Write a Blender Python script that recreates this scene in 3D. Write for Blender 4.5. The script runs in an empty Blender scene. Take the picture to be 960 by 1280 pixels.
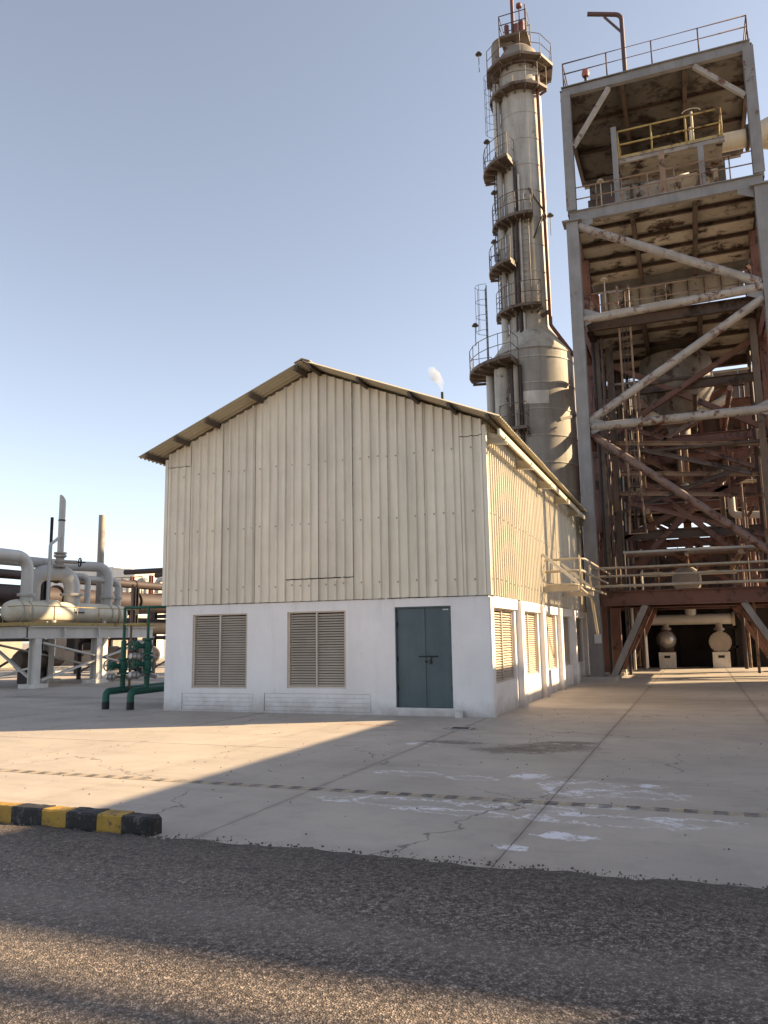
import bpy, math, random
from mathutils import Vector, Matrix
random.seed(7)
S = bpy.context.scene
COL = S.collection
V = Vector

# ------------------------------------------------------------------ camera, sky, sun, exposure
def make_camera():
    cd = bpy.data.cameras.new('camera'); co = bpy.data.objects.new('camera', cd)
    COL.objects.link(co); S.camera = co
    pitch, roll, yaw = 0.1556, -0.0155, -0.3692
    f = V((math.sin(yaw)*math.cos(pitch), math.cos(yaw)*math.cos(pitch), math.sin(pitch)))
    r = V((math.cos(yaw), -math.sin(yaw), 0)); u = r.cross(f)
    r2 = r*math.cos(roll) + u*math.sin(roll); u2 = u*math.cos(roll) - r*math.sin(roll)
    m = Matrix((r2, u2, -f)).transposed().to_4x4(); m.translation = V((3.855, -15.71, 1.6))
    co.matrix_world = m
    cd.sensor_fit = 'VERTICAL'; cd.sensor_height = 24; cd.lens = 994.46/1280*24
    cd.clip_start = 0.05; cd.clip_end = 5000
make_camera()

SUN_EL, SUN_AZ = math.radians(26.5), math.radians(62.4)     # azimuth clockwise from +Y
W = bpy.data.worlds.new("World"); S.world = W; W.use_nodes = True
nt = W.node_tree
sky = nt.nodes.new('ShaderNodeTexSky'); sky.sky_type = 'NISHITA'; sky.sun_disc = False
sky.sun_elevation = SUN_EL; sky.sun_rotation = SUN_AZ
sky.air_density = 0.75; sky.dust_density = 0.6; sky.ozone_density = 2.5; sky.altitude = 0
bg = nt.nodes['Background']; hs = nt.nodes.new('ShaderNodeHueSaturation'); hs.inputs['Saturation'].default_value = .60; nt.links.new(sky.outputs[0], hs.inputs['Color'])
tn = nt.nodes.new('ShaderNodeMix'); tn.data_type = 'RGBA'; tn.blend_type = 'MULTIPLY'; tn.inputs[0].default_value = 1; tn.inputs[7].default_value = (1.02, .985, .93, 1)   # slight warm tint on the sky and the shade it lights
nt.links.new(hs.outputs[0], tn.inputs[6]); nt.links.new(tn.outputs[2], bg.inputs[0]); bg.inputs[1].default_value = 0.098
sl = bpy.data.lights.new('sun', 'SUN'); sl.energy = 4.9; sl.angle = math.radians(0.5); sl.color = (1.0, 0.755, 0.45)
so = bpy.data.objects.new('sun', sl); COL.objects.link(so)
sd = V((math.sin(SUN_AZ)*math.cos(SUN_EL), math.cos(SUN_AZ)*math.cos(SUN_EL), math.sin(SUN_EL)))
so.rotation_euler = sd.to_track_quat('Z', 'Y').to_euler(); so.location = (20, 10, 30)
S.view_settings.view_transform = 'Standard'; S.view_settings.look = 'None'
S.view_settings.exposure = 1.55; S.view_settings.gamma = 1

# ------------------------------------------------------------------ materials
def N(t, typ, **kw):
    n = t.nodes.new(typ)
    for k, v in kw.items():
        if k.startswith('i_'):
            key = k[2:]; n.inputs[int(key) if key.isdigit() else key].default_value = v
        else: setattr(n, k, v)
    return n
def ramp(t, src, a, b):
    n = N(t, 'ShaderNodeMapRange'); n.inputs[1].default_value = a; n.inputs[2].default_value = b
    n.clamp = True; t.links.new(src, n.inputs[0]); return n.outputs[0]
def mixc(t, fac, c1, c2):
    n = N(t, 'ShaderNodeMix', data_type='RGBA')
    for s, x in ((0, fac), (6, c1), (7, c2)):
        if isinstance(x, bpy.types.NodeSocket): t.links.new(x, n.inputs[s])
        elif s == 0: n.inputs[0].default_value = x
        else: n.inputs[s].default_value = (*x, 1)
    return n.outputs[2]
def math_(t, op, a, b=None):
    n = N(t, 'ShaderNodeMath', operation=op)
    for i, x in enumerate((a, b)):
        if x is None: continue
        if isinstance(x, bpy.types.NodeSocket): t.links.new(x, n.inputs[i])
        else: n.inputs[i].default_value = x
    return n.outputs[0]
def noise(t, pos, scale, detail=5, rough=.6, vscale=None, off=None):
    if vscale or off:
        m = N(t, 'ShaderNodeMapping'); t.links.new(pos, m.inputs[0])
        if vscale: m.inputs['Scale'].default_value = vscale
        if off: m.inputs['Location'].default_value = off
        pos = m.outputs[0]
    n = N(t, 'ShaderNodeTexNoise'); n.inputs['Scale'].default_value = scale
    n.inputs['Detail'].default_value = detail; n.inputs['Roughness'].default_value = rough
    t.links.new(pos, n.inputs['Vector']); return n.outputs[0]
def new_mat(name):
    m = bpy.data.materials.new(name); m.use_nodes = True; t = m.node_tree
    b = t.nodes['Principled BSDF']; g = N(t, 'ShaderNodeNewGeometry'); return m, t, b, g.outputs['Position']
def bump(t, b, h, strength, dist=.01):
    n = N(t, 'ShaderNodeBump'); n.inputs['Strength'].default_value = strength; n.inputs['Distance'].default_value = dist
    t.links.new(h, n.inputs['Height']); t.links.new(n.outputs[0], b.inputs['Normal'])
def paint(name, base, alt=None, rust=0., rustcol=(.10, .045, .025), scale=1.3, rough=.6, streak=.25, bmp=.15, metal=0., piece=.06, rscale=1.6):
    """worn paint: two-tone mottling, vertical run-off streaks, blotches of rust"""
    m, t, b, P = new_mat(name)
    alt = alt or tuple(c*.8 for c in base)
    c = mixc(t, ramp(t, noise(t, P, scale, 6), .35, .68), base, alt)
    if streak:
        s = ramp(t, noise(t, P, 3.5, 5, .7, (1, 1, .09)), .45, .75)
        c = mixc(t, math_(t, 'MULTIPLY', s, streak), c, tuple(x*.55 for x in alt))
    oi = N(t, 'ShaderNodeObjectInfo')
    if rust:
        r = ramp(t, noise(t, P, rscale, 9, .72, (1, 1, .8), (3, 1, 7)), .66-.34*rust, .72-.28*rust)
        rc = mixc(t, ramp(t, noise(t, P, 9, 4), .3, .7), rustcol, tuple(x*.5 for x in rustcol))
        c = mixc(t, r, c, rc)
    k = math_(t, 'ADD', math_(t, 'MULTIPLY', oi.outputs['Random'], 2*piece), 1-piece)
    vm = N(t, 'ShaderNodeVectorMath', operation='SCALE'); t.links.new(c, vm.inputs[0]); t.links.new(k, vm.inputs['Scale'])
    t.links.new(vm.outputs[0], b.inputs['Base Color'])
    b.inputs['Roughness'].default_value = rough; b.inputs['Metallic'].default_value = metal
    b.inputs['Specular IOR Level'].default_value = .35
    if bmp: bump(t, b, noise(t, P, 14, 6, .7), bmp, .012)
    return m

def white_mat():
    m, t, b, P = new_mat('white_wall_paint')
    c = mixc(t, ramp(t, noise(t, P, .9, 6), .35, .68), (.80, .768, .752), (.70, .67, .655))
    c = mixc(t, math_(t, 'MULTIPLY', ramp(t, noise(t, P, 3, 6, .7, (1, 1, .12)), .5, .78), .22), c, (.46, .42, .39))
    sp = N(t, 'ShaderNodeSeparateXYZ'); t.links.new(P, sp.inputs[0])
    nz = noise(t, P, 2.2, 6, .7); d = math_(t, 'SUBTRACT', math_(t, 'MULTIPLY', nz, .75), sp.outputs[2])
    c = mixc(t, math_(t, 'MULTIPLY', ramp(t, d, .04, .40), .75), c, (.38, .33, .285))
    dz = math_(t, 'MULTIPLY', ramp(t, sp.outputs[2], 1.5, 2.42), ramp(t, noise(t, P, 5, 6, .7, (1, 1, .06), (2, 2, 0)), .52, .72))
    c = mixc(t, math_(t, 'MULTIPLY', dz, .32), c, (.42, .37, .31))
    c = mixc(t, math_(t, 'MULTIPLY', ramp(t, noise(t, P, 11, 5, .7, (1, 1, .35), (5, 0, 1)), .62, .7), .3), c, (.42, .38, .35))
    t.links.new(c, b.inputs['Base Color']); b.inputs['Roughness'].default_value = .8
    h = math_(t, 'ADD', noise(t, P, 3.2, 4), math_(t, 'MULTIPLY', noise(t, P, 26, 5), .4)); bump(t, b, h, .35, .012); return m

def concrete_mat():
    m, t, b, P = new_mat('slab_concrete')
    c = mixc(t, ramp(t, noise(t, P, .55, 7, .62), .33, .68), (.48, .415, .35), (.37, .32, .275))
    c = mixc(t, math_(t, 'MULTIPLY', ramp(t, noise(t, P, 2.3, 8, .7), .5, .75), .45), c, (.25, .22, .195))
    c = mixc(t, math_(t, 'MULTIPLY', ramp(t, noise(t, P, 1.6, 6, .65, (.25, 1, 1), (4, 2, 0)), .5, .72), .3), c, (.27, .235, .205))
    c = mixc(t, math_(t, 'MULTIPLY', ramp(t, noise(t, P, 42, 3), .55, .75), .22), c, (.16, .14, .125))
    sp = N(t, 'ShaderNodeSeparateXYZ'); t.links.new(P, sp.inputs[0])
    n1 = noise(t, P, 2.1, 7, .7, None, (11, 3, 0)); n2 = noise(t, P, 3.6, 9, .78); n3 = noise(t, P, 7, 6, .7, None, (2, 9, 0))
    def blob(cx, cy, rx, ry, edge, warp):
        dx = math_(t, 'DIVIDE', math_(t, 'SUBTRACT', sp.outputs[0], cx), rx)
        dy = math_(t, 'DIVIDE', math_(t, 'SUBTRACT', sp.outputs[1], cy), ry)
        d = math_(t, 'SQRT', math_(t, 'ADD', math_(t, 'MULTIPLY', dx, dx), math_(t, 'MULTIPLY', dy, dy)))
        d = math_(t, 'ADD', d, math_(t, 'ADD', math_(t, 'MULTIPLY', math_(t, 'SUBTRACT', n1, .5), warp), math_(t, 'MULTIPLY', math_(t, 'SUBTRACT', n3, .5), warp*.95)))
        return ramp(t, d, 1+edge, 1-edge)
    # dark oil / water stains in front of the shed
    for cx, cy, rx, ry in ((1.75, -3.9, .55, .42), (1.25, -4.3, .45, .25), (.25, -3.7, .4, .16), (-.1, -1.95, .3, .2), (2.05, -3.3, .35, .12)):
        c = mixc(t, math_(t, 'MULTIPLY', math_(t, 'MULTIPLY', blob(cx, cy, rx*1.1, ry*1.2, .14, 2.2), math_(t, 'ADD', ramp(t, n3, .3, .62), .25)), .72), c, (.085, .074, .064))
    for cx, cy, rx, ry in ((4.0, 4.5, 3.2, 1.1), (-9, 1.5, 3, .6), (-5, 4.5, 4, .5), (3, 9.5, 3, 1.5), (-13, 3, 4, .35)):
        c = mixc(t, math_(t, 'MULTIPLY', blob(cx, cy, rx, ry, .5, 1.6), .4), c, (.17, .15, .13))
    # white lime washes dried around puddles (brighter rim than centre)
    tot = None
    for cx, cy, rx, ry, rim in ((.95, -8.08, .60, .19, 1), (1.95, -6.35, .20, .20, 0), (2.6, -6.85, .40, .42, 1), (3.15, -7.05, .55, .20, 1), (1.65, -8.35, .45, .13, 1),
                             (2.25, -7.95, .42, .13, 1), (3.0, -8.3, .60, .22, 1), (2.75, -8.95, .24, .10, 0), (3.75, -8.15, .35, .14, 1), (3.3, -6.55, .16, .10, 0),
                             (-.05, -4.0, .25, .18, 1), (2.42, -9.4, .15, .09, 0), (.55, -6.5, .40, .16, 1), (1.25, -6.6, .3, .14, 1), (2.9, -7.75, .3, .08, 0)):
        o_ = blob(cx, cy, rx, ry, .12, 2.4)
        if rim: o_ = math_(t, 'MULTIPLY', o_, math_(t, 'SUBTRACT', 1.0, math_(t, 'MULTIPLY', blob(cx+.04, cy-.01, rx*.82, ry*.8, .12, 2.4), .93)))
        tot = o_ if tot is None else math_(t, 'MAXIMUM', tot, o_)
    tot = math_(t, 'MULTIPLY', tot, ramp(t, n2, .42, .51))
    c = mixc(t, math_(t, 'MULTIPLY', tot, .9), c, (.80, .77, .78))
    # faded red paint drip near the door
    c = mixc(t, math_(t, 'MULTIPLY', math_(t, 'MULTIPLY', blob(-1.95, -1.75, .6, .1, .3, 1.2), ramp(t, n2, .45, .55)), .6), c, (.33, .10, .06))
    # dirt gathered along the joints, hairline cracks, faint tyre bands
    fx = math_(t, 'ABSOLUTE', math_(t, 'SUBTRACT', math_(t, 'FRACT', math_(t, 'ADD', math_(t, 'DIVIDE', math_(t, 'ADD', sp.outputs[0], .1), 2.5), .5)), .5))
    jd = ramp(t, math_(t, 'ADD', fx, math_(t, 'MULTIPLY', math_(t, 'SUBTRACT', n1, .45), .10)), .035, .0)
    c = mixc(t, math_(t, 'MULTIPLY', jd, .4), c, (.17, .145, .12))
    wv = N(t, 'ShaderNodeTexVoronoi', feature='DISTANCE_TO_EDGE'); wv.inputs['Scale'].default_value = .38
    mp = N(t, 'ShaderNodeVectorMath', operation='ADD'); t.links.new(P, mp.inputs[0]); nv = N(t, 'ShaderNodeTexNoise'); nv.inputs['Scale'].default_value = 2.2; nv.inputs['Detail'].default_value = 7
    t.links.new(P, nv.inputs['Vector']); sc_ = N(t, 'ShaderNodeVectorMath', operation='SCALE'); t.links.new(nv.outputs['Color'], sc_.inputs[0]); sc_.inputs['Scale'].default_value = .8
    t.links.new(sc_.outputs[0], mp.inputs[1]); t.links.new(mp.outputs[0], wv.inputs['Vector'])
    cr = math_(t, 'MULTIPLY', ramp(t, wv.outputs['Distance'], .006, .002), ramp(t, noise(t, P, .5, 2, .5, None, (1, 8, 0)), .5, .58))
    c = mixc(t, math_(t, 'MULTIPLY', cr, .75), c, (.10, .085, .072))
    ty = ramp(t, noise(t, P, 1.2, 5, .65, (.12, 1.3, 1), (0, 5, 0)), .53, .70)
    c = mixc(t, math_(t, 'MULTIPLY', ty, .28), c, (.20, .175, .15))
    oi = N(t, 'ShaderNodeObjectInfo')
    k = math_(t, 'ADD', math_(t, 'MULTIPLY', oi.outputs['Random'], .15), .92)
    vm = N(t, 'ShaderNodeVectorMath', operation='SCALE'); t.links.new(c, vm.inputs[0]); t.links.new(k, vm.inputs['Scale'])
    t.links.new(vm.outputs[0], b.inputs['Base Color']); b.inputs['Roughness'].default_value = .66
    b.inputs['Specular IOR Level'].default_value = .3
    h = math_(t, 'ADD', math_(t, 'MULTIPLY', noise(t, P, 60, 3), .4), noise(t, P, 5, 6))
    bump(t, b, h, .25, .006); return m

def asphalt_mat():
    m, t, b, P = new_mat('asphalt')
    v = N(t, 'ShaderNodeTexVoronoi'); v.inputs['Scale'].default_value = 108; t.links.new(P, v.inputs['Vector'])
    base = mixc(t, ramp(t, noise(t, P, .8, 6), .35, .65), (.130, .103, .090), (.185, .150, .130))
    stone = mixc(t, ramp(t, v.outputs['Color'], .5, .85), base, (.52, .42, .35))
    c = mixc(t, ramp(t, noise(t, P, 26, 4, .7), .36, .66), stone, (.050, .042, .038))
    c = mixc(t, math_(t, 'MULTIPLY', ramp(t, noise(t, P, .45, 5, .6, (.3, 1, 1)), .42, .7), .55), c, (.28, .24, .205))
    sp = N(t, 'ShaderNodeSeparateXYZ'); t.links.new(P, sp.inputs[0])
    c = mixc(t, math_(t, 'MULTIPLY', ramp(t, noise(t, P, 1.7, 7, .75, None, (7, 2, 0)), .55, .72), .5), c, (.05, .044, .040))
    wt = math_(t, 'ABSOLUTE', math_(t, 'ADD', sp.outputs[1], 11.55)); wt = ramp(t, math_(t, 'ADD', wt, math_(t, 'MULTIPLY', noise(t, P, 1.1, 4), .25)), .5, .15)
    c = mixc(t, math_(t, 'MULTIPLY', wt, .3), c, (.27, .235, .20))
    c = mixc(t, math_(t, 'MULTIPLY', ramp(t, sp.outputs[1], -11.0, -10.1), .5), c, (.045, .040, .037))
    t.links.new(c, b.inputs['Base Color']); b.inputs['Roughness'].default_value = .92
    b.inputs['Specular IOR Level'].default_value = .25
    h = math_(t, 'ADD', v.outputs['Distance'], math_(t, 'MULTIPLY', noise(t, P, 30, 4), .9))
    bump(t, b, h, .55, .014); return m

def stripe_mat():
    m, t, b, P = new_mat('faded_stripe_paint')
    sp = N(t, 'ShaderNodeSeparateXYZ'); t.links.new(P, sp.inputs[0])
    fr = math_(t, 'FRACT', math_(t, 'DIVIDE', math_(t, 'ADD', sp.outputs[0], 20), .25))
    c = mixc(t, ramp(t, fr, .49, .51), (.52, .42, .28), (.09, .078, .073))
    t.links.new(c, b.inputs['Base Color']); b.inputs['Roughness'].default_value = .8
    wear = ramp(t, noise(t, P, 5, 9, .78), .38, .55)
    big = ramp(t, noise(t, P, .7, 3, .5, None, (2.5, 0, 0)), .22, .42)
    a = math_(t, 'MULTIPLY', math_(t, 'MULTIPLY', math_(t, 'SUBTRACT', 1.0, math_(t, 'MULTIPLY', wear, .65)), big), .72)
    t.links.new(a, b.inputs['Alpha']); return m

def kerb_mat(name, col):
    m, t, b, P = new_mat(name)
    chip = ramp(t, noise(t, P, 11, 9, .8), .53, .60)
    c = mixc(t, ramp(t, noise(t, P, 4, 5), .3, .7), col, tuple(x*.7 for x in col))
    c = mixc(t, math_(t, 'MULTIPLY', chip, .85), c, (.06, .05, .045) if col[0] > .2 else (.12, .105, .09))
    t.links.new(c, b.inputs['Base Color']); b.inputs['Roughness'].default_value = .7
    bump(t, b, noise(t, P, 20, 6, .7), .5, .01); return m

M = dict(
    clad=paint('cladding_cream', (.745, .675, .55), (.665, .60, .485), streak=.42, rough=.55, bmp=.08, piece=.06),
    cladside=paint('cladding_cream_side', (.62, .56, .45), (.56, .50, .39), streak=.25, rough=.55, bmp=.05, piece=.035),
    roof=paint('roof_sheet_cream', (.52, .455, .33), (.44, .38, .27), streak=.15, rough=.6, bmp=.05),
    trim=paint('trim_cream', (.50, .45, .35), (.42, .37, .28), rough=.55, bmp=.05),
    purlin=paint('purlin_brown', (.10, .075, .055), rough=.7),
    white=paint('white_wall_paint', (.78, .755, .765), (.70, .675, .685), streak=.12, rough=.75, scale=.8, bmp=.18, piece=.01),
    louvre=paint('louvre_beige', (.56, .475, .385), (.48, .40, .32), streak=.1, rough=.6),
    mull=paint('mullion_cream', (.62, .57, .48), rough=.6),
    dark=paint('dark_void', (.012, .010, .009), rough=.9, streak=0, bmp=0),
    door=paint('door_slate_blue', (.088, .122, .134), (.062, .090, .100), streak=.35, rough=.5, bmp=.05),
    blackmetal=paint('black_metal', (.02, .019, .018), rough=.5, bmp=0),
    steel=paint('tower_grey_steel', (.245, .235, .235), (.18, .17, .168), rust=.12, rustcol=(.14, .055, .03), streak=.45),
    brace=paint('brace_rusty_grey', (.36, .325, .29), (.26, .23, .205), rust=.36, rustcol=(.15, .06, .035), streak=.4, rscale=3.),
    bracered=paint('brace_red_rust', (.20, .135, .11), (.15, .10, .085), rust=.5, rustcol=(.10, .04, .03), rscale=3.),
    red=paint('red_oxide_steel', (.20, .10, .077), (.15, .076, .06), rust=.36, rustcol=(.055, .028, .02), streak=.4),
    redbeam=paint('red_beam', (.15, .068, .052), (.115, .052, .041), rust=.4, rustcol=(.07, .03, .022)),
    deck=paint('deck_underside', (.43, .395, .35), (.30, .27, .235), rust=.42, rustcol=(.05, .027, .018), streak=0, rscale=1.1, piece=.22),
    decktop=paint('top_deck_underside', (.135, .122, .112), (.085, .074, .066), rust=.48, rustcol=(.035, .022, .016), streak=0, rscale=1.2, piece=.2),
    joist=paint('joist_brown', (.10, .068, .054), (.07, .048, .039), rust=.4, rustcol=(.03, .018, .013)),
    yellow=paint('yellow_rail', (.42, .31, .11), (.33, .23, .09), rust=.35, rustcol=(.13, .06, .03)),
    oldrail=paint('rusty_rail', (.30, .20, .13), (.20, .12, .08), rust=.4),
    purple=paint('maroon_rail', (.10, .058, .058), (.075, .045, .045)),
    colm=paint('column_insulation', (.46, .427, .372), (.36, .33, .285), streak=.75, rough=.55, rust=.16, rustcol=(.15, .105, .075), bmp=.15, piece=.08),
    colshade=paint('column_lower_shade', (.36, .33, .29), (.28, .255, .225), streak=.7, rough=.6, rust=.12, rustcol=(.16, .115, .085), bmp=.15),  # same insulation darkened and greyed for the shade on the lower shell
    colband=paint('column_band', (.25, .215, .175), rust=.25),
    plat=paint('platform_brown', (.15, .115, .09), (.11, .08, .06), rust=.35, rustcol=(.09, .05, .03)),
    darksteel=paint('dark_steel', (.075, .066, .062), (.05, .044, .042), rough=.6),
    galv=paint('gallery_paint', (.37, .325, .26), (.29, .25, .20), rust=.15, streak=.4),
    greypipe=paint('grey_pipe', (.50, .48, .445), (.43, .41, .38), streak=.2, rough=.45),
    rack=paint('rack_paint', (.62, .59, .54), (.54, .51, .465), streak=.25, rust=.04, rough=.55),
    drum=paint('cream_drum', (.58, .53, .42), (.50, .455, .36), streak=.3, rough=.5, rust=.03),
    duct=paint('cream_duct', (.60, .52, .40), (.50, .43, .33), streak=.35, rough=.5, rust=.12),
    brownpipe=paint('brown_pipe', (.055, .037, .033), (.04, .028, .026), rough=.6),
    redpipe=paint('red_brown_pipe', (.17, .06, .045), (.13, .05, .04), rough=.5),
    stack=paint('brown_stack', (.33, .285, .235), (.26, .22, .18), rough=.6),
    green=paint('pipe_green', (.016, .105, .068), (.013, .075, .05), rough=.45, streak=.2, rust=.03),
    black=paint('black_coating', (.014, .013, .013), rough=.5),
    plinth=paint('grey_plinth', (.44, .41, .37), (.36, .33, .30), rough=.85, bmp=.3),
    pedestal=paint('pedestal_white', (.75, .72, .66), (.52, .48, .43), rough=.8, streak=.4),
    silver=paint('silver_end', (.42, .39, .36), (.33, .30, .27), rough=.35, metal=.5),
    hopper=paint('hopper_grey', (.21, .18, .155), (.14, .115, .095), rust=.42, rustcol=(.07, .035, .025)),
    disc=paint('disc_grey', (.34, .30, .25), (.27, .23, .19), rough=.6),
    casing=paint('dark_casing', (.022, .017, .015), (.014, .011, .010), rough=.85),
    farwhite=paint('far_white_wall', (.70, .67, .61), (.62, .59, .53), rough=.7, streak=.1),
    earth=paint('ground_concrete', (.30, .265, .23), (.24, .21, .18), scale=.3, rough=.9, streak=0, bmp=.2),
    lamp=paint('lamp_red', (.30, .10, .07), rough=.5), stone=paint('rubble', (.16, .14, .125), (.09, .08, .072), rough=.95),
    grit=paint('grit_stone', (.30, .26, .22), (.12, .10, .09), scale=9, streak=0, rough=.9),
    label=paint('sign_plate', (.55, .56, .55), rough=.5, streak=0), bluepipe=paint('blue_grey_pipe', (.20, .25, .30), rough=.5),
)
M['white'] = white_mat(); M['slab'] = concrete_mat(); M['asphalt'] = asphalt_mat(); M['stripe'] = stripe_mat()
M['ky'] = kerb_mat('kerb_yellow', (.44, .255, .035)); M['kb'] = kerb_mat('kerb_black', (.018, .016, .016))

# ------------------------------------------------------------------ mesh helpers
class MB:
    def __init__(s): s.v = []; s.f = []; s.sm = []
    def add(s, vs, fs, smooth=False):
        o = len(s.v); s.v += [tuple(x) for x in vs]
        for f in fs: s.f.append([o+i for i in f]); s.sm.append(smooth)
        return s
    def box(s, x0, x1, y0, y1, z0, z1):
        return s.add([(x0,y0,z0),(x1,y0,z0),(x1,y1,z0),(x0,y1,z0),(x0,y0,z1),(x1,y0,z1),(x1,y1,z1),(x0,y1,z1)],
                     [(0,3,2,1),(4,5,6,7),(0,1,5,4),(1,2,6,5),(2,3,7,6),(3,0,4,7)])
    def beam(s, p, q, w, h, up=(0,0,1), ou=0, ov=0):
        p, q = V(p), V(q); d = (q-p).normalized(); up = V(up)
        if abs(d.dot(up)) > .98: up = V((0,1,0))
        a = d.cross(up).normalized(); b = a.cross(d)
        p = p + a*ou + b*ov; q = q + a*ou + b*ov
        vs = []
        for c in (p, q):
            for i, j in ((-1,-1),(1,-1),(1,1),(-1,1)): vs.append(c + a*(i*w/2) + b*(j*h/2))
        return s.add(vs, [(0,3,2,1),(4,5,6,7),(0,1,5,4),(1,2,6,5),(2,3,7,6),(3,0,4,7)])
    def ib(s, p, q, w, h, up=(0,0,1), t=.025):
        """I-section: two flanges and a web"""
        s.beam(p, q, w, t, up, 0, h/2-t/2); s.beam(p, q, w, t, up, 0, -h/2+t/2)
        return s.beam(p, q, t, h-2*t, up)
    def tube(s, pts, r, n=10, cap=True):
        pts = [V(p) for p in pts]
        rs = r if isinstance(r, (list, tuple)) else [r]*len(pts)
        d0 = (pts[1]-pts[0]).normalized()
        a = d0.cross(V((0,0,1)) if abs(d0.z) < .9 else V((1,0,0))).normalized()
        vs = []
        for i, p in enumerate(pts):
            d = (pts[min(i+1, len(pts)-1)]-pts[max(i-1, 0)]).normalized()
            a = (a - d*a.dot(d)).normalized(); b = d.cross(a)
            for k in range(n):
                th = 2*math.pi*k/n; vs.append(p + (a*math.cos(th) + b*math.sin(th))*rs[i])
        m = len(pts)
        fs = [(i*n+k, i*n+(k+1)%n, (i+1)*n+(k+1)%n, (i+1)*n+k) for i in range(m-1) for k in range(n)]
        s.add(vs, fs, True)
        if cap: s.add(vs[:n], [tuple(range(n))[::-1]]); s.add(vs[-n:], [tuple(range(n))])
        return s
    def pipe(s, pts, r, R=None, n=12, seg=6): return s.tube(fillet(pts, R or r*2.2, seg), r, n)
    def lathe(s, c, prof, n=32, a0=0, a1=360):
        c = V(c); full = abs(a1-a0) >= 360; k = n if full else n+1; vs = []
        for r, z in prof:
            for i in range(k):
                th = math.radians(a0 + (a1-a0)*i/n); vs.append(c + V((r*math.cos(th), r*math.sin(th), z)))
        fs = []
        for j in range(len(prof)-1):
            for i in range(n):
                i2 = (i+1) % k; fs.append((j*k+i, j*k+i2, (j+1)*k+i2, (j+1)*k+i))
        return s.add(vs, fs, True)
    def lathe_axis(s, c, ax, prof, n=28):
        """profile (radius, distance) revolved about direction ax"""
        c = V(c); q = V(ax).normalized().to_track_quat('Z', 'Y'); vs = []
        for r, z in prof:
            for i in range(n):
                th = 2*math.pi*i/n; vs.append(c + q @ V((r*math.cos(th), r*math.sin(th), z)))
        return s.add(vs, [(j*n+i, j*n+(i+1)%n, (j+1)*n+(i+1)%n, (j+1)*n+i) for j in range(len(prof)-1) for i in range(n)], True)
    def sector(s, c, r0, r1, a0, a1, z0, z1, n=12):
        prof = [(r0,z0),(r1,z0),(r1,z1),(r0,z1),(r0,z0)]; c = V(c)
        vs = []
        for i in range(n+1):
            th = math.radians(a0+(a1-a0)*i/n)
            for r, z in prof[:4]: vs.append(c + V((r*math.cos(th), r*math.sin(th), z)))
        fs = [(i*4+j, i*4+(j+1)%4, (i+1)*4+(j+1)%4, (i+1)*4+j) for i in range(n) for j in range(4)]
        fs += [(3,2,1,0), tuple(n*4+j for j in range(4))]
        return s.add(vs, fs)
    def build(s, name, mat, parent=None, label=None, kind=None):
        me = bpy.data.meshes.new(name); me.from_pydata(s.v, [], s.f); me.polygons.foreach_set('use_smooth', s.sm)
        me.materials.append(mat); me.update()
        if any(s.sm):
            import bmesh
            bm = bmesh.new(); bm.from_mesh(me); bmesh.ops.remove_doubles(bm, verts=bm.verts, dist=1e-5) if len(s.v) < 20000 else None
            for e in bm.edges:
                if len(e.link_faces) == 2 and e.calc_face_angle(0) > .7: e.smooth = False
            bm.to_mesh(me); bm.free()
        return link(name, me, parent, label, kind)
def link(name, me, parent=None, label=None, kind=None):
    o = bpy.data.objects.new(name, me); COL.objects.link(o)
    if parent: adopt(o, parent)
    if label: o['label'] = label
    if kind: o['kind'] = kind
    return o
def adopt(o, p):
    o.parent = p
    if p.type == 'EMPTY': o.matrix_parent_inverse = Matrix.Translation(p.location).inverted()
def thing(name, label, cat, loc=(0,0,0), group=None):
    o = bpy.data.objects.new(name, None); COL.objects.link(o); o.location = loc; o.empty_display_size = .2
    o['label'] = label; o['category'] = cat
    if group: o['group'] = group
    return o
def tag(o, label, cat, group=None):
    o['label'] = label; o['category'] = cat
    if group: o['group'] = group
    return o
def fillet(pts, R, seg=6):
    pts = [V(p) for p in pts]; out = [pts[0]]
    for i in range(1, len(pts)-1):
        a, b, c = pts[i-1], pts[i], pts[i+1]; u = (a-b); w = (c-b); lu, lw = u.length, w.length; u.normalize(); w.normalize()
        ang = math.acos(max(-1, min(1, u.dot(w))))
        if ang > 3.05: out.append(b); continue
        t = min(R/math.tan(ang/2), lu*.48, lw*.48); r = t*math.tan(ang/2)
        p0 = b+u*t; cen = b + (u+w).normalized()*(r/math.sin(ang/2)); e0 = p0-cen; e1 = (b+w*t)-cen; tot = math.acos(max(-1,min(1,e0.normalized().dot(e1.normalized()))))
        for k in range(seg+1):
            f = k/seg; out.append(cen + (e0*math.sin((1-f)*tot) + e1*math.sin(f*tot))/math.sin(tot))
    out.append(pts[-1]); return out
def rail(parent, pts, mat, h=1.05, gap=1.2, r=.022, mid=(.55,), toe=0, name='handrail'):
    """handrail: rails as one part, each post a sub-part"""
    m = MB()
    for z in (h, *[h*k for k in mid]): m.tube([V(p)+V((0,0,z)) for p in pts], r, 6)
    if toe:
        for a, b in zip(pts, pts[1:]): m.beam(V(a)+V((0,0,toe/2)), V(b)+V((0,0,toe/2)), .012, toe)
    o = m.build(name, mat, parent)
    for a, b in zip(pts, pts[1:]):
        a, b = V(a), V(b); n = max(1, round((b-a).length/gap))
        for k in range(n+1):
            if k == 0 and a != V(pts[0]): continue
            p = a.lerp(b, k/n); MB().tube([p, p+V((0,0,h))], r, 6).build('post', mat, o)
    return o
def flange(m, c, ax, r, t=.05): m.lathe_axis(c, ax, [(0,-t),(r,-t),(r,-.006),(r*.93,-.006),(r*.93,.006),(r,.006),(r,t),(0,t)], 20)

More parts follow.
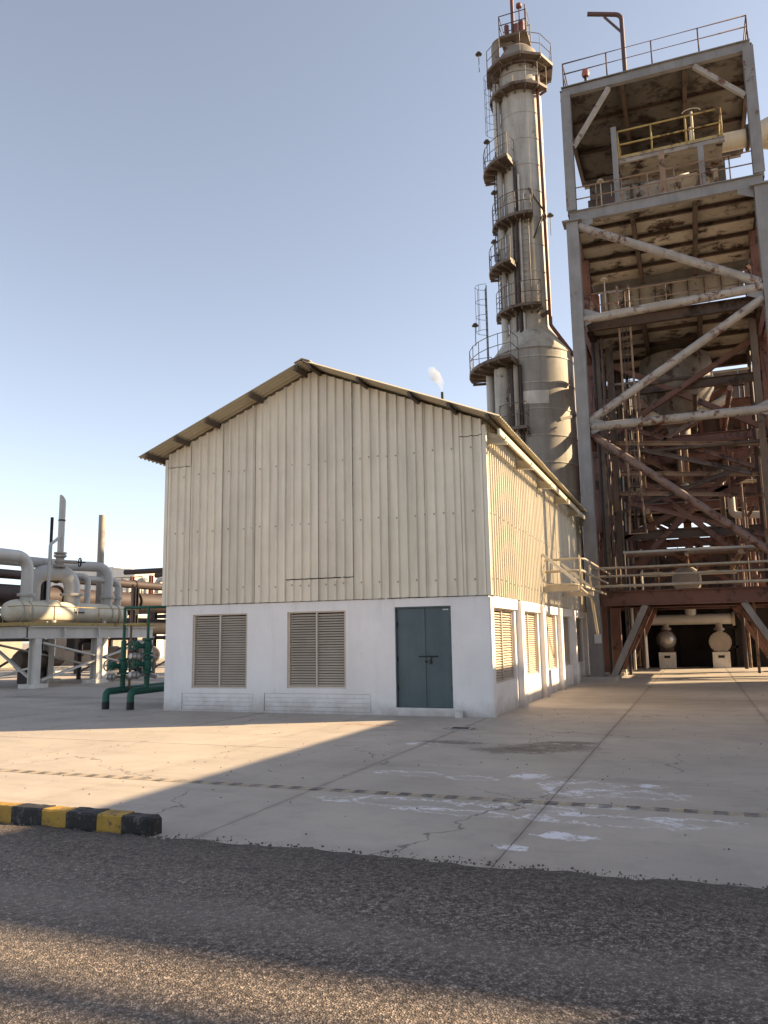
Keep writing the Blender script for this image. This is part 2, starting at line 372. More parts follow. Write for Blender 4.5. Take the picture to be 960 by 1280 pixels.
# ------------------------------------------------------------------ ground, pavement, road, kerb
MB().box(-900, 900, -900, 1600, -.35, -.022).build('ground', M['earth'], kind='structure')
pav = MB().box(-27.7, 17.4, -10.02, 29.5, -.021, -.012).build('pavement', M['earth'], kind='structure')
slab_meshes = {}
def slab_mesh(w, d):
    k = (round(w, 2), round(d, 2))
    if k not in slab_meshes:
        m = MB(); b_ = .0012; x, y = w/2, d/2
        m.add([(-x,-y,-.05),(x,-y,-.05),(x,y,-.05),(-x,y,-.05),(-x,-y,-b_),(x,-y,-b_),(x,y,-b_),(-x,y,-b_),
               (-x+b_,-y+b_,0),(x-b_,-y+b_,0),(x-b_,y-b_,0),(-x+b_,y-b_,0)],
              [(0,1,5,4),(1,2,6,5),(2,3,7,6),(3,0,4,7),(4,5,9,8),(5,6,10,9),(6,7,11,10),(7,4,8,11),(8,9,10,11)])
        me = bpy.data.meshes.new('slab'); me.from_pydata(m.v, [], m.f); me.materials.append(M['slab']); slab_meshes[k] = me
    return slab_meshes[k]
xs = [-.1+2.5*i for i in range(-11, 8)]
ys = [-10.02, -4.9, -2.55, 0, 2.45, 4.9, 7.4, 9.9, 12.4, 14.9, 17.4, 19.9, 22.4, 24.9, 27.4]
for x0, x1 in zip(xs, xs[1:]):
    for y0, y1 in zip(ys, ys[1:]):
        if x0 < -7 and y0 > 17 and x0 > -18: continue
        if -7.3 < x0 and x1 < -.05 and 0 <= y0 and y1 < 14.9: continue
        o = link('slab', slab_mesh(x1-x0-.010, y1-y0-.010), pav); o.location = ((x0+x1)/2, (y0+y1)/2, random.uniform(-.002, .001))
# road: asphalt laid up against (and slightly over) the slab edge, ragged edge
def asphalt():
    m = MB(); nx = 420; x0, x1 = -30., 18.; edge = []
    r = random.Random(3); w1 = 0; pts = []
    for i in range(nx+1):
        x = x0+(x1-x0)*i/nx; w1 = w1*.7 + r.uniform(-.028, .028)
        pts.append((x, -9.98 + w1 + .02*math.sin(x*2.1) + .012*math.sin(x*7.3)))
    rows = [(0, .003), (-.035, .018), (-.12, .026), (-1.5, .03), (-6, .034), (-20, .03)]
    for x, y in pts:
        for dy, z in rows: m.v.append((x, y+dy if dy > -1 else -10+dy, z + (r.uniform(-.006, .006) if -.2 < dy < 0 else 0)))
    k = len(rows)
    for i in range(nx):
        for j in range(k-1): m.f.append([i*k+j, i*k+j+1, (i+1)*k+j+1, (i+1)*k+j]); m.sm.append(True)
    o = m.build('road', M['asphalt'], kind='structure')
asphalt()
MB().box(-18, 13, -7.78, -7.635, -.004, .0035).build('road_marking', M['stripe'], kind='structure')

kerb = thing('kerb', 'low concrete kerb painted in black and yellow blocks at the road edge', 'kerb', (-.34, -9.9, 0))
def kerb_block(x0, x1, mat, end=False):
    m = MB(); b = .016; rr = random.Random(int(x0*100)); j = lambda: rr.uniform(-.006, .006)
    y0, y1, z1 = -10.0, -9.82, .150
    prof = [(y0, -.012), (y0+j(), z1-b), (y0+b, z1+j()), (y1-b, z1+j()), (y1, z1-b), (y1, -.012)]
    n = 6; vs = []
    for i in range(n+1):
        x = x0+(x1-x0)*i/n; k = .03*(1 if (end and i == n) else 0)
        for y, z in prof: vs.append((x, y+j()*.5+(k if y < -9.9 else -k), max(-.012, z+j()*.6-k*.5*(z > .1))))
    p = len(prof); fs = [(i*p+q, (i+1)*p+q, (i+1)*p+q+1, i*p+q+1) for i in range(n) for q in range(p-1)]
    fs += [tuple(range(p)), tuple(n*p+q for q in range(p))[::-1]]
    m.add(vs, fs).build('kerb_block', mat, kerb)
ed = [-.46, -.76, -1.02, -1.35, -1.62, -1.97]
while ed[-1] > -9: ed.append(ed[-1]-.32)
for i, (b, a) in enumerate(zip(ed, ed[1:])): kerb_block(a+.001, b-.001, M['kb'] if i % 2 == 0 else M['ky'], i == 0)
def crumbs():
    m = MB(); r = random.Random(5)
    def crumb(x, y, s, z=0):
        vs = [V((r.uniform(.6,1)*a*s, r.uniform(.6,1)*b_*s, r.uniform(.5,.9)*c*s)) for a in (-1,1) for b_ in (-1,1) for c in (-1,1)]
        c_ = V((x, y, z+s*.45)); m.add([v+c_ for v in vs], [(0,1,3,2),(4,6,7,5),(0,4,5,1),(2,3,7,6),(0,2,6,4),(1,5,7,3)])
    for i in range(700):
        x = r.uniform(-2.5, 5.5) if i % 3 else r.uniform(1.5, 4.5); crumb(x, -9.96+abs(r.gauss(0, .07)), r.choice((.002,.003,.004,.007))*r.uniform(.6, 1.3))
    for i in range(320): crumb(r.uniform(-8, 6), r.uniform(-9.6, 2), r.uniform(.003, .008))
    for i in range(140): crumb(r.uniform(-3, 0), -10.02-abs(r.gauss(0, .05)), r.uniform(.004, .011), .01)
    m.build('asphalt_crumbs', M['stone'], kind='stuff')
crumbs()
def grit():
    m = MB(); q = random.Random(9)
    for i in range(5200):
        x, y = q.uniform(-3.2, 5.2), -10.05-2.9*q.random()**1.3; a = q.uniform(.0022, .0055)*(1.6 if q.random() < .08 else 1)
        vs = [V((x+a*dx*q.uniform(.6, 1.2), y+a*dy*q.uniform(.6, 1.2), .024+a*dz*q.uniform(.5, 1))) for dx, dy, dz in ((1,0,0),(-1,0,0),(0,1,0),(0,-1,0),(0,0,1.6),(0,0,-.4))]
        m.add(vs, [(0,2,4),(2,1,4),(1,3,4),(3,0,4),(2,0,5),(1,2,5),(3,1,5),(0,3,5)])
    m.build('road_grit', M['grit'], kind='stuff')
grit()
pit = thing('drain_pit', 'small square drain hole in the concrete in front of the shed door', 'drain', (-.12, -1.9, 0))
MB().box(-.27, .05, -2.06, -1.78, .0015, .006).build('pit_dark', M['dark'], pit)  # black sheet laid on the slab in place of a shaded hole
fr = MB()
for a in ((-.31, -.27, -2.1, -1.74), (.05, .09, -2.1, -1.74), (-.27, .05, -2.1, -2.06), (-.27, .05, -1.78, -1.74)): fr.box(*a, .001, .012)
fr.build('pit_frame', M['plinth'], pit)

# ------------------------------------------------------------------ shed
WX, DY, H1, RIDGE, SL = 7.757, 14.38, 2.385, 7.60, .407
shed = thing('corrugated_shed', 'cream corrugated gabled shed on a white plinth wall with a blue double door', 'shed', (-3.88, 7, 0))
def zroof(x): return RIDGE - SL*abs(x+WX/2)
def wall_plane(m, axis, fixed, thick, u0, u1, z0, z1, holes):
    """boxes filling a wall around its holes; axis 'x' or 'y' is the running direction"""
    us = sorted({u0, u1, *[h[0] for h in holes], *[h[1] for h in holes]})
    for a, b in zip(us, us[1:]):
        zc = z0
        for h in sorted([h for h in holes if h[0] <= a and h[1] >= b], key=lambda h: h[2])+[(0,0,z1,z1)]:
            if h[2] > zc+1e-6:
                if axis == 'x': m.box(a, b, fixed, fixed+thick, zc, h[2])
                else: m.box(fixed-thick, fixed, a, b, zc, h[2])
            zc = h[3]
FW = [(-7.01, -5.56, .51, 2.17), (-4.55, -3.14, .53, 2.17)]
DOOR = (-2.02, -.80, .16, 2.21)
INF = [(-7.27, -5.40, .035, .40), (-5.12, -2.58, .045, .42)]
SW = [(.27, 2.35, .62, 2.14), (3.10, 5.20, .62, 2.14), (5.95, 8.05, .62, 2.14), (8.80, 10.90, .62, 2.14), (11.65, 13.75, .62, 2.14)]
w = MB()
wall_plane(w, 'x', 0, .25, -WX, 0, -.01, H1, FW+[DOOR]+INF)
wall_plane(w, 'y', 0, .25, .25, DY, -.01, H1, SW)
w.box(-WX, -WX+.25, .25, DY, -.01, H1); w.box(-WX+.25, -.25, DY-.25, DY, -.01, H1)
w.build('wall', M['white'], shed)
for y in (2.55, 5.40, 8.25, 11.10, 14.02):
    MB().box(.001, .13, y, y+.34, -.01, 2.36).build('pilaster', M['white'], shed)
MB().box(.001, .035, .004, .25, -.01, 2.36).build('pilaster', M['white'], shed)
for (y0, y1) in ((.25, 2.55), (2.89, 5.40), (5.74, 8.25), (8.59, 11.10), (11.44, 14.02)):
    MB().box(.001, .05, y0, y1, 2.16, 2.39).build('lintel', M['white'], shed)
for x0, x1, z0, z1 in INF:                                   # blocked-up vents under the windows: painted brick courses
    MB().box(x0, x1, .03, .25, z0, z1).build('infill_back', M['white'], shed)
    n = 4; h = (z1-z0)/n
    for i in range(n):
        m = MB(); x = x0+.012; r = random.Random(i)
        d = r.uniform(.001, .006); m.box(x0+.012, x1-.012, .010+d, .0295, z0+i*h+.007, z0+(i+1)*h-.007)
        m.build('brick_course', M['white'], shed)
def louvre(axis, u0, u1, z0, z1, depth):
    e = .0; T = (lambda a,b,c,d,z,zz: (a,b,c,d,z,zz)) if axis == 'x' else (lambda a,b,c,d,z,zz: (-d,-c,a,b,z,zz))
    win = MB().box(*T(u0, u1, .245, .249, z0, z1)).build('louvre_window', M['dark'], shed)
    f = MB(); t = .05
    for a in ((u0, u0+t, z0, z1), (u1-t, u1, z0, z1), (u0+t, u1-t, z0, z0+t*.8), (u0+t, u1-t, z1-t*.6, z1)):
        f.box(*T(a[0], a[1], depth-.03, depth+.04, a[2], a[3]))
    f.build('window_frame', M['louvre'], win)
    c = (u0+u1)/2
    MB().box(*T(c-.018, c+.018, depth-.034, depth+.03, z0+t*.8, z1-t*.6)).build('mullion', M['mull'], win)
    n = round((z1-z0)/.058); s = MB()
    for half in ((u0+t, c-.018), (c+.018, u1-t)):
        for i in range(n):
            z = z0+.045+(z1-z0-.09)*(i+.5)/n; dz = random.uniform(-.001, .001); a, b = half
            pts = [(depth-.02, z-.022+dz), (depth-.016, z-.026+dz), (depth+.03, z+.012+dz), (depth+.026, z+.016+dz)]
            vs = []
            for u in (a, b):
                for d, zz in pts:
                    vs.append((u, d, zz) if axis == 'x' else (-d, u, zz))
            s.add(vs, [(0,1,5,4),(1,2,6,5),(2,3,7,6),(3,0,4,7),(0,3,2,1),(4,5,6,7)])
    s.build('louvre_slats', M['louvre'], win, kind='stuff')
for a in FW: louvre('x', *a, .06)
for a in SW: louvre('y', *a, .085)
# door: two leaves, hasp and padlock, small plate
for x0, x1 in ((DOOR[0]+.025, -1.413), (-1.407, DOOR[1]-.025)):
    lf = MB().box(x0, x1, .07, .11, DOOR[2]+.008, DOOR[3]-.035).build('door_leaf', M['door'], shed)
    if x0 < -1.5: la = lf
df = MB()
df.box(DOOR[0], DOOR[0]+.022, .03, .12, DOOR[2], DOOR[3]); df.box(DOOR[1]-.022, DOOR[1], .03, .12, DOOR[2], DOOR[3]); df.box(DOOR[0]+.022, DOOR[1]-.022, .03, .12, DOOR[3]-.03, DOOR[3])
df.build('door_frame', M['door'], shed); MB().box(DOOR[0], DOOR[1], .125, .245, DOOR[2], DOOR[3]).build('door_back', M['dark'], shed)
MB().box(-1.44, -1.38, .055, .0695, DOOR[2]+.01, DOOR[3]-.04).build('door_strip', M['door'], la)
MB().tube([(-1.52, .045, 1.19), (-1.11, .045, 1.19)], .011, 6).build('door_bolt', M['blackmetal'], la)
pk = MB(); pk.box(-1.29, -1.25, .03, .066, 1.04, 1.12); pk.tube([(-1.27, .048, 1.12), (-1.24, .048, 1.2)], .008, 6); pk.box(-1.39, -1.355, .045, .0695, 1.06, 1.11)
pk.build('padlock', M['blackmetal'], la)
for x in (DOOR[0]+.03, DOOR[1]-.03):
    for z in (.55, 1.15, 1.85): MB().tube([(x, .062, z-.055), (x, .062, z+.055)], .014, 8).build('hinge', M['blackmetal'], shed)
MB().box(-.99, -.87, .064, .0695, 2.125, 2.148).build('door_plate', M['label'], shed)
# cladding sheets with trapezoid ribs
PITCH = .2073
def rib_depth(u):
    k = (u % PITCH)/PITCH
    if k < .60: return 0
    if k < .69: return (k-.60)/.09
    if k < .90: return 1
    return (1-k)/.10
def sheet(axis, fixed, sign, u0, u1, zlo, ztop, mat, lap=.012, name='cladding_sheet'):
    u0 += .0008; u1 -= .0008; us = {u0, u1}; k0 = math.floor(u0/PITCH)-1
    for k in range(k0, math.ceil(u1/PITCH)+1):
        for q in (.60, .69, .90, 1.0):
            u = (k+q)*PITCH
            if u0 < u < u1: us.add(u)
    for x in (u0+.014, u1-.014): us.add(x)
    if axis == 'x' and u0 < -WX/2 < u1: us.add(-WX/2)
    us = sorted(us); m = MB(); vs = []
    for u in us:
        d = .022 + (.050 if axis == 'x' else .036)*rib_depth(u) + (lap if u > u1-.03 else 0) - (.012 if (u == u0 or u == u1) else 0)
        p = fixed + sign*d
        for z in (zlo, ztop(u)): vs.append((u, p, z) if axis == 'x' else (p, u, z))
    fs = [(2*i, 2*i+2, 2*i+3, 2*i+1) if (axis == 'x') == (sign < 0) else (2*i, 2*i+1, 2*i+3, 2*i+2) for i in range(len(us)-1)]
    m.add(vs, fs); return m.build(name, mat, shed)
seams = [-7.757, -7.10, -6.23, -5.38, -4.57, -3.75, -2.92, -2.10, -1.28, -.50, 0]
for a, b in zip(seams, seams[1:]):
    off = random.uniform(-.008, .008)
    top = lambda x: zroof(x)-.005
    if a in (-4.57, -3.75):
        sheet('x', .0, -1, a, b, 2.40+off*.5, lambda x: 2.868, M['clad']); sheet('x', -.008, -1, a, b, 2.890, top, M['clad'])
    elif a in (-7.757, -.50):
        sheet('x', 0, -1, a, b, 2.40+off*.5, lambda x: 5.69, M['clad']); sheet('x', -.006, -1, a, b, 5.704, top, M['clad'])
    else: sheet('x', 0, -1, a, b, 2.40+off*.5, top, M['clad'])
ny = 17
for i in range(ny):
    a, b = DY*i/ny, DY*(i+1)/ny; top = lambda y: 6.0
    sheet('y', 0, 1, a, b, 2.405+random.uniform(-.004, .004), top, M['cladside'])
    sheet('y', -WX, -1, a, b, 2.40, top, M['cladside'])
for a, b in zip(seams, seams[1:]): sheet('x', DY, 1, a, b, 2.40, lambda x: zroof(x)-.005, M['clad'])
scr = MB()
for z in (5.45, 4.10, 2.74):
    k = 0
    for i in range(-40, 1):
        x = (i+.795)*PITCH
        if x < -WX+.05 or x > -.03: continue
        k += 1
        if k % 2 and random.random() < .85: continue
        scr.lathe_axis((x, -.0725, z+random.uniform(-.02, .02)), (0,-1,0), [(.021, 0), (.018, .008), (0, .012)], 6)
    for i in range(0, 70):
        y = (i+.795)*PITCH
        if y > DY-.03: continue
        if i % 2: continue
        scr.lathe_axis((.0585, y, z+random.uniform(-.02, .02)), (1,0,0), [(.021, 0), (.018, .008), (0, .012)], 6)
scr.build('cladding_screws', M['stack'], shed, kind='stuff')
for x in (.034, -WX-.034): MB().beam((x, -.034, 2.4), (x, -.034, 5.9), .085, .085).build('corner_trim', M['clad'], shed)
# roof: corrugated sheets each a part
YF, YB, XE = -.62, 14.95, 4.36
def roof_sheet(side, y0, y1):
    m = MB(); n = max(8, round((y1-y0)/.0375)); vs = []; ss = (0.02, XE*.5, XE)
    lip = random.uniform(-.01, .01)
    for i in range(n+1):
        y = y0+(y1-y0)*i/n; h = .022*math.sin(y*2*math.pi/.15)
        for s_ in ss:
            q = s_ + (lip if s_ == XE else 0)
            vs.append((-WX/2+side*q, y, RIDGE+.085-SL*q+h+(.004 if i > n-2 else 0)))
    for i in range(n+1):
        y = y0+(y1-y0)*i/n; h = .022*math.sin(y*2*math.pi/.15)
        for s_ in ss:
            q = s_ + (lip if s_ == XE else 0)
            vs.append((-WX/2+side*q, y, RIDGE+.077-SL*q+h))
    o = (n+1)*3; fs = []
    for i in range(n):
        for j in range(2):
            a = (i*3+j, i*3+j+1, (i+1)*3+j+1, (i+1)*3+j); fs.append(a if side < 0 else a[::-1])
            b = tuple(o+q for q in a); fs.append(b[::-1] if side < 0 else b)
        fs.append((i*3+2, o+i*3+2, o+(i+1)*3+2, (i+1)*3+2))
    fs += [(0,1,o+1,o), (1,2,o+2,o+1), (n*3,o+n*3,o+n*3+1,n*3+1), (n*3+1,o+n*3+1,o+n*3+2,n*3+2)]
    m.add(vs, fs, False); m.sm = [True]*len(m.f)
    return m.build('roof_sheet', M['roof'], shed)
nr = 15
for side in (-1, 1):
    for i in range(nr): roof_sheet(side, YF+(YB-YF)*i/nr, YF+(YB-YF)*(i+1)/nr+.02)
rc = MB(); n = 2
for side in (-1, 1):
    vs = [(-WX/2, YF-.01, RIDGE+.125), (-WX/2+side*.2, YF-.01, RIDGE+.125-SL*.2), (-WX/2, YB, RIDGE+.125), (-WX/2+side*.2, YB, RIDGE+.125-SL*.2),
          (-WX/2, YF-.01, RIDGE+.115), (-WX/2+side*.2, YF-.01, RIDGE+.115-SL*.2), (-WX/2, YB, RIDGE+.115), (-WX/2+side*.2, YB, RIDGE+.115-SL*.2)]
    rc.add(vs, [(0,1,3,2), (4,6,7,5), (0,4,5,1), (1,5,7,3), (2,3,7,6)])
rc.build('ridge_cap', M['roof'], shed)
for d in (.17, 1.32, 2.48, 3.32, 4.12):                      # purlins poking out under the verge
    for side in (-1, 1):
        x = -WX/2+side*d; z = RIDGE-SL*d-.006
        MB().beam((x, YF+.02, z), (x, YB-.02, z), .06, .12, (side*-SL, 0, 1)).build('purlin', M['purlin'], shed)
for i in range(6):                                           # eave brackets carrying the overhang on the door side wall
    y = .16+2.79*i
    m = MB(); m.beam((.06, y, 5.74), (.44, y, 5.60), .05, .09); m.beam((.06, y, 5.55), (.47, y, 5.50), .09, .02)
    m.add([(.06, y-.004, 5.56), (.44, y-.004, 5.51), (.44, y-.004, 5.56), (.06, y-.004, 5.70), (.06, y+.004, 5.56), (.44, y+.004, 5.51), (.44, y+.004, 5.56), (.06, y+.004, 5.70)],
          [(0,1,2,3), (7,6,5,4), (0,4,5,1), (1,5,6,2), (2,6,7,3)])
    m.build('eave_bracket', M['trim'], shed)
MB().beam((.40, -.3, 5.66), (.40, YB-.1, 5.66), .05, .13).build('eave_channel', M['trim'], shed)
st = MB(); st.lathe((-.66, -.09, 0), [(.085, 0), (.085, .13), (.06, .13), (.06, .02)], 14)
tag(st.build('pipe_stub', M['pedestal']), 'short pale pipe stub standing on the ground at the shed corner', 'pipe')

# ------------------------------------------------------------------ tie-back gallery between shed and tower
gal = thing('pipe_gallery', 'dull cream pipe rails on brackets bending from the shed side wall to the tower', 'gallery', (.6, 7, 2.9))
for z, x, k in ((3.62, 1.12, 0), (3.30, 1.04, 1), (2.92, .96, 2)):
    MB().pipe([(.07, 6.35, z), (x, 6.35, z), (x, 13.02, z+.03)], .038 if k else .034, .3, 10).build('gallery_rail', M['galv'], gal)
for y in (6.35, 8.6, 10.9):
    MB().tube([(1.0, y, 2.9), (1.0, y, 3.62)], .03, 8).build('gallery_post', M['galv'], gal)
for y in (5.95, 9.2):
    MB().beam((.07, y, 2.80), (1.0, y, 2.80), .1, .13).build('bracket_beam', M['galv'], gal)
    MB().beam((.07, y-.02, 3.75), (1.0, y-.02, 2.93), .08, .08).build('tie_strut', M['greypipe'], gal)
MB().pipe([(.95, 6.45, 2.85), (1.15, 7.4, 2.6), (1.12, 8.6, 1.6)], .04, .4, 8).build('drop_pipe', M['galv'], gal)

# ------------------------------------------------------------------ steel tower
tower = thing('steel_tower', 'tall rusty open steel tower with braced legs beside the shed', 'tower', (3.75, 16.6, 0))
XL, XR, Y1, Y2, Y3, ZT = .52, 7.02, 13.3, 16.7, 20.2, 22.55
def col(x, y, z0, z1, w, mat, plate=True, name='column'):
    m = MB(); m.ib((x, y, z0), (x, y, z1), w, w, (0,1,0), .03)
    if plate: m.box(x-w*.75, x+w*.75, y-w*.75, y+w*.75, z0, z0+.03)
    return m.build(name, mat, tower)
for x in (XL, XR):
    lo = col(x, Y1, .12, 17.0, .44, M['steel']); col(x, Y1, 17.5, ZT-.1, .36, M['steel'], False)
    MB().box(x-.36, x+.36, Y1-.33, Y1+.3, 17.0, 17.06).build('splice_plate', M['steel'], tower)
    for y in (Y2, Y3):
        col(x, y, .12, 17.0, .40, M['red']); None
    for y in (Y1, Y2, Y3): MB().box(x-.55, x+.65, y-.45, y+.45, -.01, .12).build('footing', M['plinth'], tower)
MB().beam((XL-.02, Y1-.245, 1.42), (XL+.22, Y1-.245, 1.42), .03, .32).build('sign_plate', M['label'], tower, 'white plate strapped to the near leg')
def deck(z, y0, y1, x0, x1, fmat, jmat, pmat, nj, depth=.42):
    """a floor seen from below: edge girders, main beams, joists and plates"""
    g = []
    for (p, q) in (((x0, y0, z), (x1, y0, z)), ((x0, y1, z), (x1, y1, z))):
        MB().ib(p, q, .2, depth, t=.03).build('edge_girder', fmat, tower)
    n = 3
    for i in range(n+1):
        x = x0+(x1-x0)*i/n
        MB().ib((x, y0+.12, z), (x, y1-.12, z), .16, depth-.02, t=.025).build('main_beam', jmat, tower)
    for i in range(n):
        a, b = x0+(x1-x0)*i/n+.09, x0+(x1-x0)*(i+1)/n-.09
        for j in range(nj):
            y = y0+(y1-y0)*(j+.5)/nj; ya, yb = y0+(y1-y0)*j/nj, y0+(y1-y0)*(j+1)/nj
            if j: MB().ib((a, ya, z+.10), (b, ya, z+.10), .10, .14, t=.02).build('joist', jmat, tower)
            dz = random.uniform(0, .03)
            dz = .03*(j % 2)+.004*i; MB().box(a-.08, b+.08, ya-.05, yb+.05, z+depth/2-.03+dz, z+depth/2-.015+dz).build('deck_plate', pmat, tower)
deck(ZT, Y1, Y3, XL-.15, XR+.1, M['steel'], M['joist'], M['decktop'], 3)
deck(17.28, Y1, Y3, XL-.1, XR+.1, M['steel'], M['joist'], M['deck'], 5, .44)
deck(13.05, Y1+.5, Y3, XL+.3, XR-.3, M['joist'], M['joist'], M['deck'], 4, .4)
MB().beam((XL+.25, Y3+.05, 16.55), (XR-.25, Y3+.05, 16.55), .04, .95).build('back_girder', M['deck'], tower)
for i in range(9):
    x = XL+.6+.68*i; MB().beam((x, Y3-.05, 16.1), (x, Y3-.05, 17.0), .03, .14).build('stiffener', M['joist'], tower)
# front face bracing
def tubep(p, q, r, mat, name='brace', n=10): return MB().tube([p, q], r, n).build(name, mat, tower)
tubep((XL+.22, Y1-.02, 16.85), (XR-.25, Y1-.02, 13.5), .155, M['brace'])
tubep((XL+.2, Y1-.03, 13.12), (XR-.2, Y1-.03, 13.34), .16, M['brace'], 'strut')
tubep((XR-.25, Y1+.02, 12.95), (XL+.2, Y1+.02, 9.25), .15, M['brace'])
tubep((XL+.2, Y1-.02, 9.02), (XR-.2, Y1-.02, 9.02), .16, M['brace'], 'strut')
tubep((XL+.2, Y1+.04, 8.8), (XR+.1, Y1+.04, 3.5), .14, M['bracered'])
MB().beam((XL+.2, Y1-.04, 20.15), (2.15, Y1-.04, 22.25), .16, .16).build('knee_brace', M['brace'], tower)
MB().beam((XR-.2, Y1-.04, 20.6), (5.2, Y1-.04, 22.25), .16, .16).build('knee_brace', M['brace'], tower)
for x in (XL, XR):                                           # gussets at the nodes
    for z in (17.0, 13.2, 9.05):
        s_ = 1 if x == XL else -1
        MB().add([(x+s_*.23, Y1-.09, z-.35), (x+s_*.75, Y1-.09, z-.12), (x+s_*.75, Y1-.09, z+.12), (x+s_*.23, Y1-.09, z+.35),
                  (x+s_*.23, Y1-.07, z-.35), (x+s_*.75, Y1-.07, z-.12), (x+s_*.75, Y1-.07, z+.12), (x+s_*.23, Y1-.07, z+.35)],
                 [(0,1,2,3), (7,6,5,4), (0,4,5,1), (1,5,6,2), (2,6,7,3), (3,7,4,0)]).build('gusset', M['steel'], tower)
# inner frames: red oxide bracing and beams, one plane behind the other
for y in (Y2, Y3, 24.2):
    if y > 22:
        for x in (XL, 3.77, XR): col(x, y, 3.15, 12.6, .36, M['red'], False)
    for z in (5.35, 6.9, 9.0, 11.2):
        MB().ib((XL+.2, y, z), (XR-.2, y, z), .22, .34).build('cross_beam', M['red' if (int(z)+int(y)) % 3 else 'joist'], tower)
MB().ib((XL+.2, Y2, 3.05+1.9), (XR-.1, Y2, 7.8), .2, .2).build('diagonal', M['red'], tower)
def diag(y, a, b, z0, z1, w=.2, mat='red'): MB().ib((a, y, z0), (b, y, z1), w, w, (0,1,0)).build('diagonal', M[mat], tower)
diag(Y2+.05, XL+.3, XR-.3, 3.3, 8.8); diag(Y2-.18, XR-.3, XL+.3, 3.3, 8.8, .2)
diag(Y2+.05, XL+.3, XR-.3, 12.7, 9.2); diag(Y2-.18, XL+.3, XR-.3, 9.2, 12.7)
diag(Y3+.05, XL+.2, 3.7, 3.1, 6.7); diag(Y3+.05, XR-.2, 3.8, 3.1, 6.7); diag(Y3-.18, XL+.2, XR-.2, 9.1, 12.4); diag(Y3+.05, XR-.2, XL+.2, 7.1, 9)
diag(24.25, XL+.2, XR-.2, 3.1, 6.6); diag(24.05, XR-.2, XL+.2, 3.1, 6.6); diag(24.25, XL+.2, XR-.2, 9.1, 12.4)
for x in (XL, XR):
    for (ya, yb) in ((Y1, Y2), (Y2, Y3), (Y3, 24.2)):
        for z in (5.35, 9.0, 12.6):
            if yb > 22 and z > 12: continue
            MB().ib((x, ya+.2, z), (x, yb-.2, z), .2, .3).build('side_beam', M['red'], tower)
        for (za, zb) in ((3.2, 8.8), (8.9, 12.5)):
            s_ = .12 if x == XL else -.12
            MB().ib((x+s_, ya+.25, za), (x+s_, yb-.25, zb), .15, .15).build('side_diagonal', M['red'], tower)
    for (za, zb) in ((17.1, 13.3), (13.3, 17.1)):
        MB().ib((x+(.1 if za > zb else -.1), Y1+.3, za), (x+(.1 if za > zb else -.1), Y3-.3, zb), .15, .15).build('side_diagonal', M['red'], tower)
# lower floor: red beam, flooring, cream kick rails
for y, mt in ((Y1+.02, 'redbeam'), (Y2, 'redbeam'), (Y3, 'redbeam')):
    MB().ib((XL+.24, y, 2.80), (XR+1.6, y, 2.80), .3, .5, t=.03).build('floor_beam', M[mt], tower)
for i in range(5): MB().ib((1.2+1.4*i, Y1+.2, 2.8), (1.2+1.4*i, Y3-.2, 2.8), .2, .3).build('floor_joist', M['redbeam'], tower)
for i in range(6):
    for j in range(2):
        MB().box(XL+.3+1.15*i, XL+.3+1.15*(i+1)-.01, Y1+.2+1.7*j, Y1+.2+1.7*(j+1)-.01, 3.055+random.uniform(0, .004), 3.08).build('floor_plate', M['joist'], tower)
for z, r in ((3.84, .042), (3.56, .04), (3.21, .052)):
    MB().tube([(XL+.1, Y1-.3, z), (XR+2.2, Y1-.3, z+.02)], r, 10).build('gallery_tube', M['galv'], tower)
for i in range(6):
    x = 1.5+1.25*i; MB().tube([(x, Y1-.22, 3.1), (x, Y1-.22, 3.84)], .028, 6).build('gallery_post', M['oldrail'], tower)
for y in (Y1+.02, Y1+1.15, Y2, Y3):                          # raking legs under the floor
    mt = 'steel' if y < Y1+.5 else ('red' if y > Y2-1 else 'redbeam')
    MB().beam((1.05, y, .12), (2.25, y, 2.56), .2, .16, (0,1,0)).build('raking_leg', M[mt], tower)
    MB().beam((6.75, y, .12), (5.35, y, 2.56), .2, .16, (0,1,0)).build('raking_leg', M[mt], tower)
    if y > Y1+.5:
        for x in (1.0, 6.8): MB().box(x-.22, x+.22, y-.22, y+.22, -.01, .12+.1*(y > Y2-1)).build('footing', M['plinth'], tower)
# handrails
rail(tower, [(XL-.05, Y3, ZT+.23), (XL-.05, Y1-.02, ZT+.23), (XR+.05, Y1-.02, ZT+.23), (XR+.05, Y3, ZT+.23)], M['purple'], 1.0, 1.65, .03)
rail(tower, [(XL, Y3-.5, 17.5), (XL, Y1-.02, 17.5), (XR, Y1-.02, 17.5), (XR, Y3-.5, 17.5)], M['oldrail'], .95, .95, .025, (.5,))
rail(tower, [(XL+.4, Y1+1.5, 13.26), (XL+.4, Y1+.5, 13.26), (1.95, Y1+.5, 13.26)], M['oldrail'], 1.05, .5, .024)
rail(tower, [(2.2, Y1+.5, 13.26), (XR-.5, Y1+.5, 13.26)], M['oldrail'], 1.0, 1.3, .02)
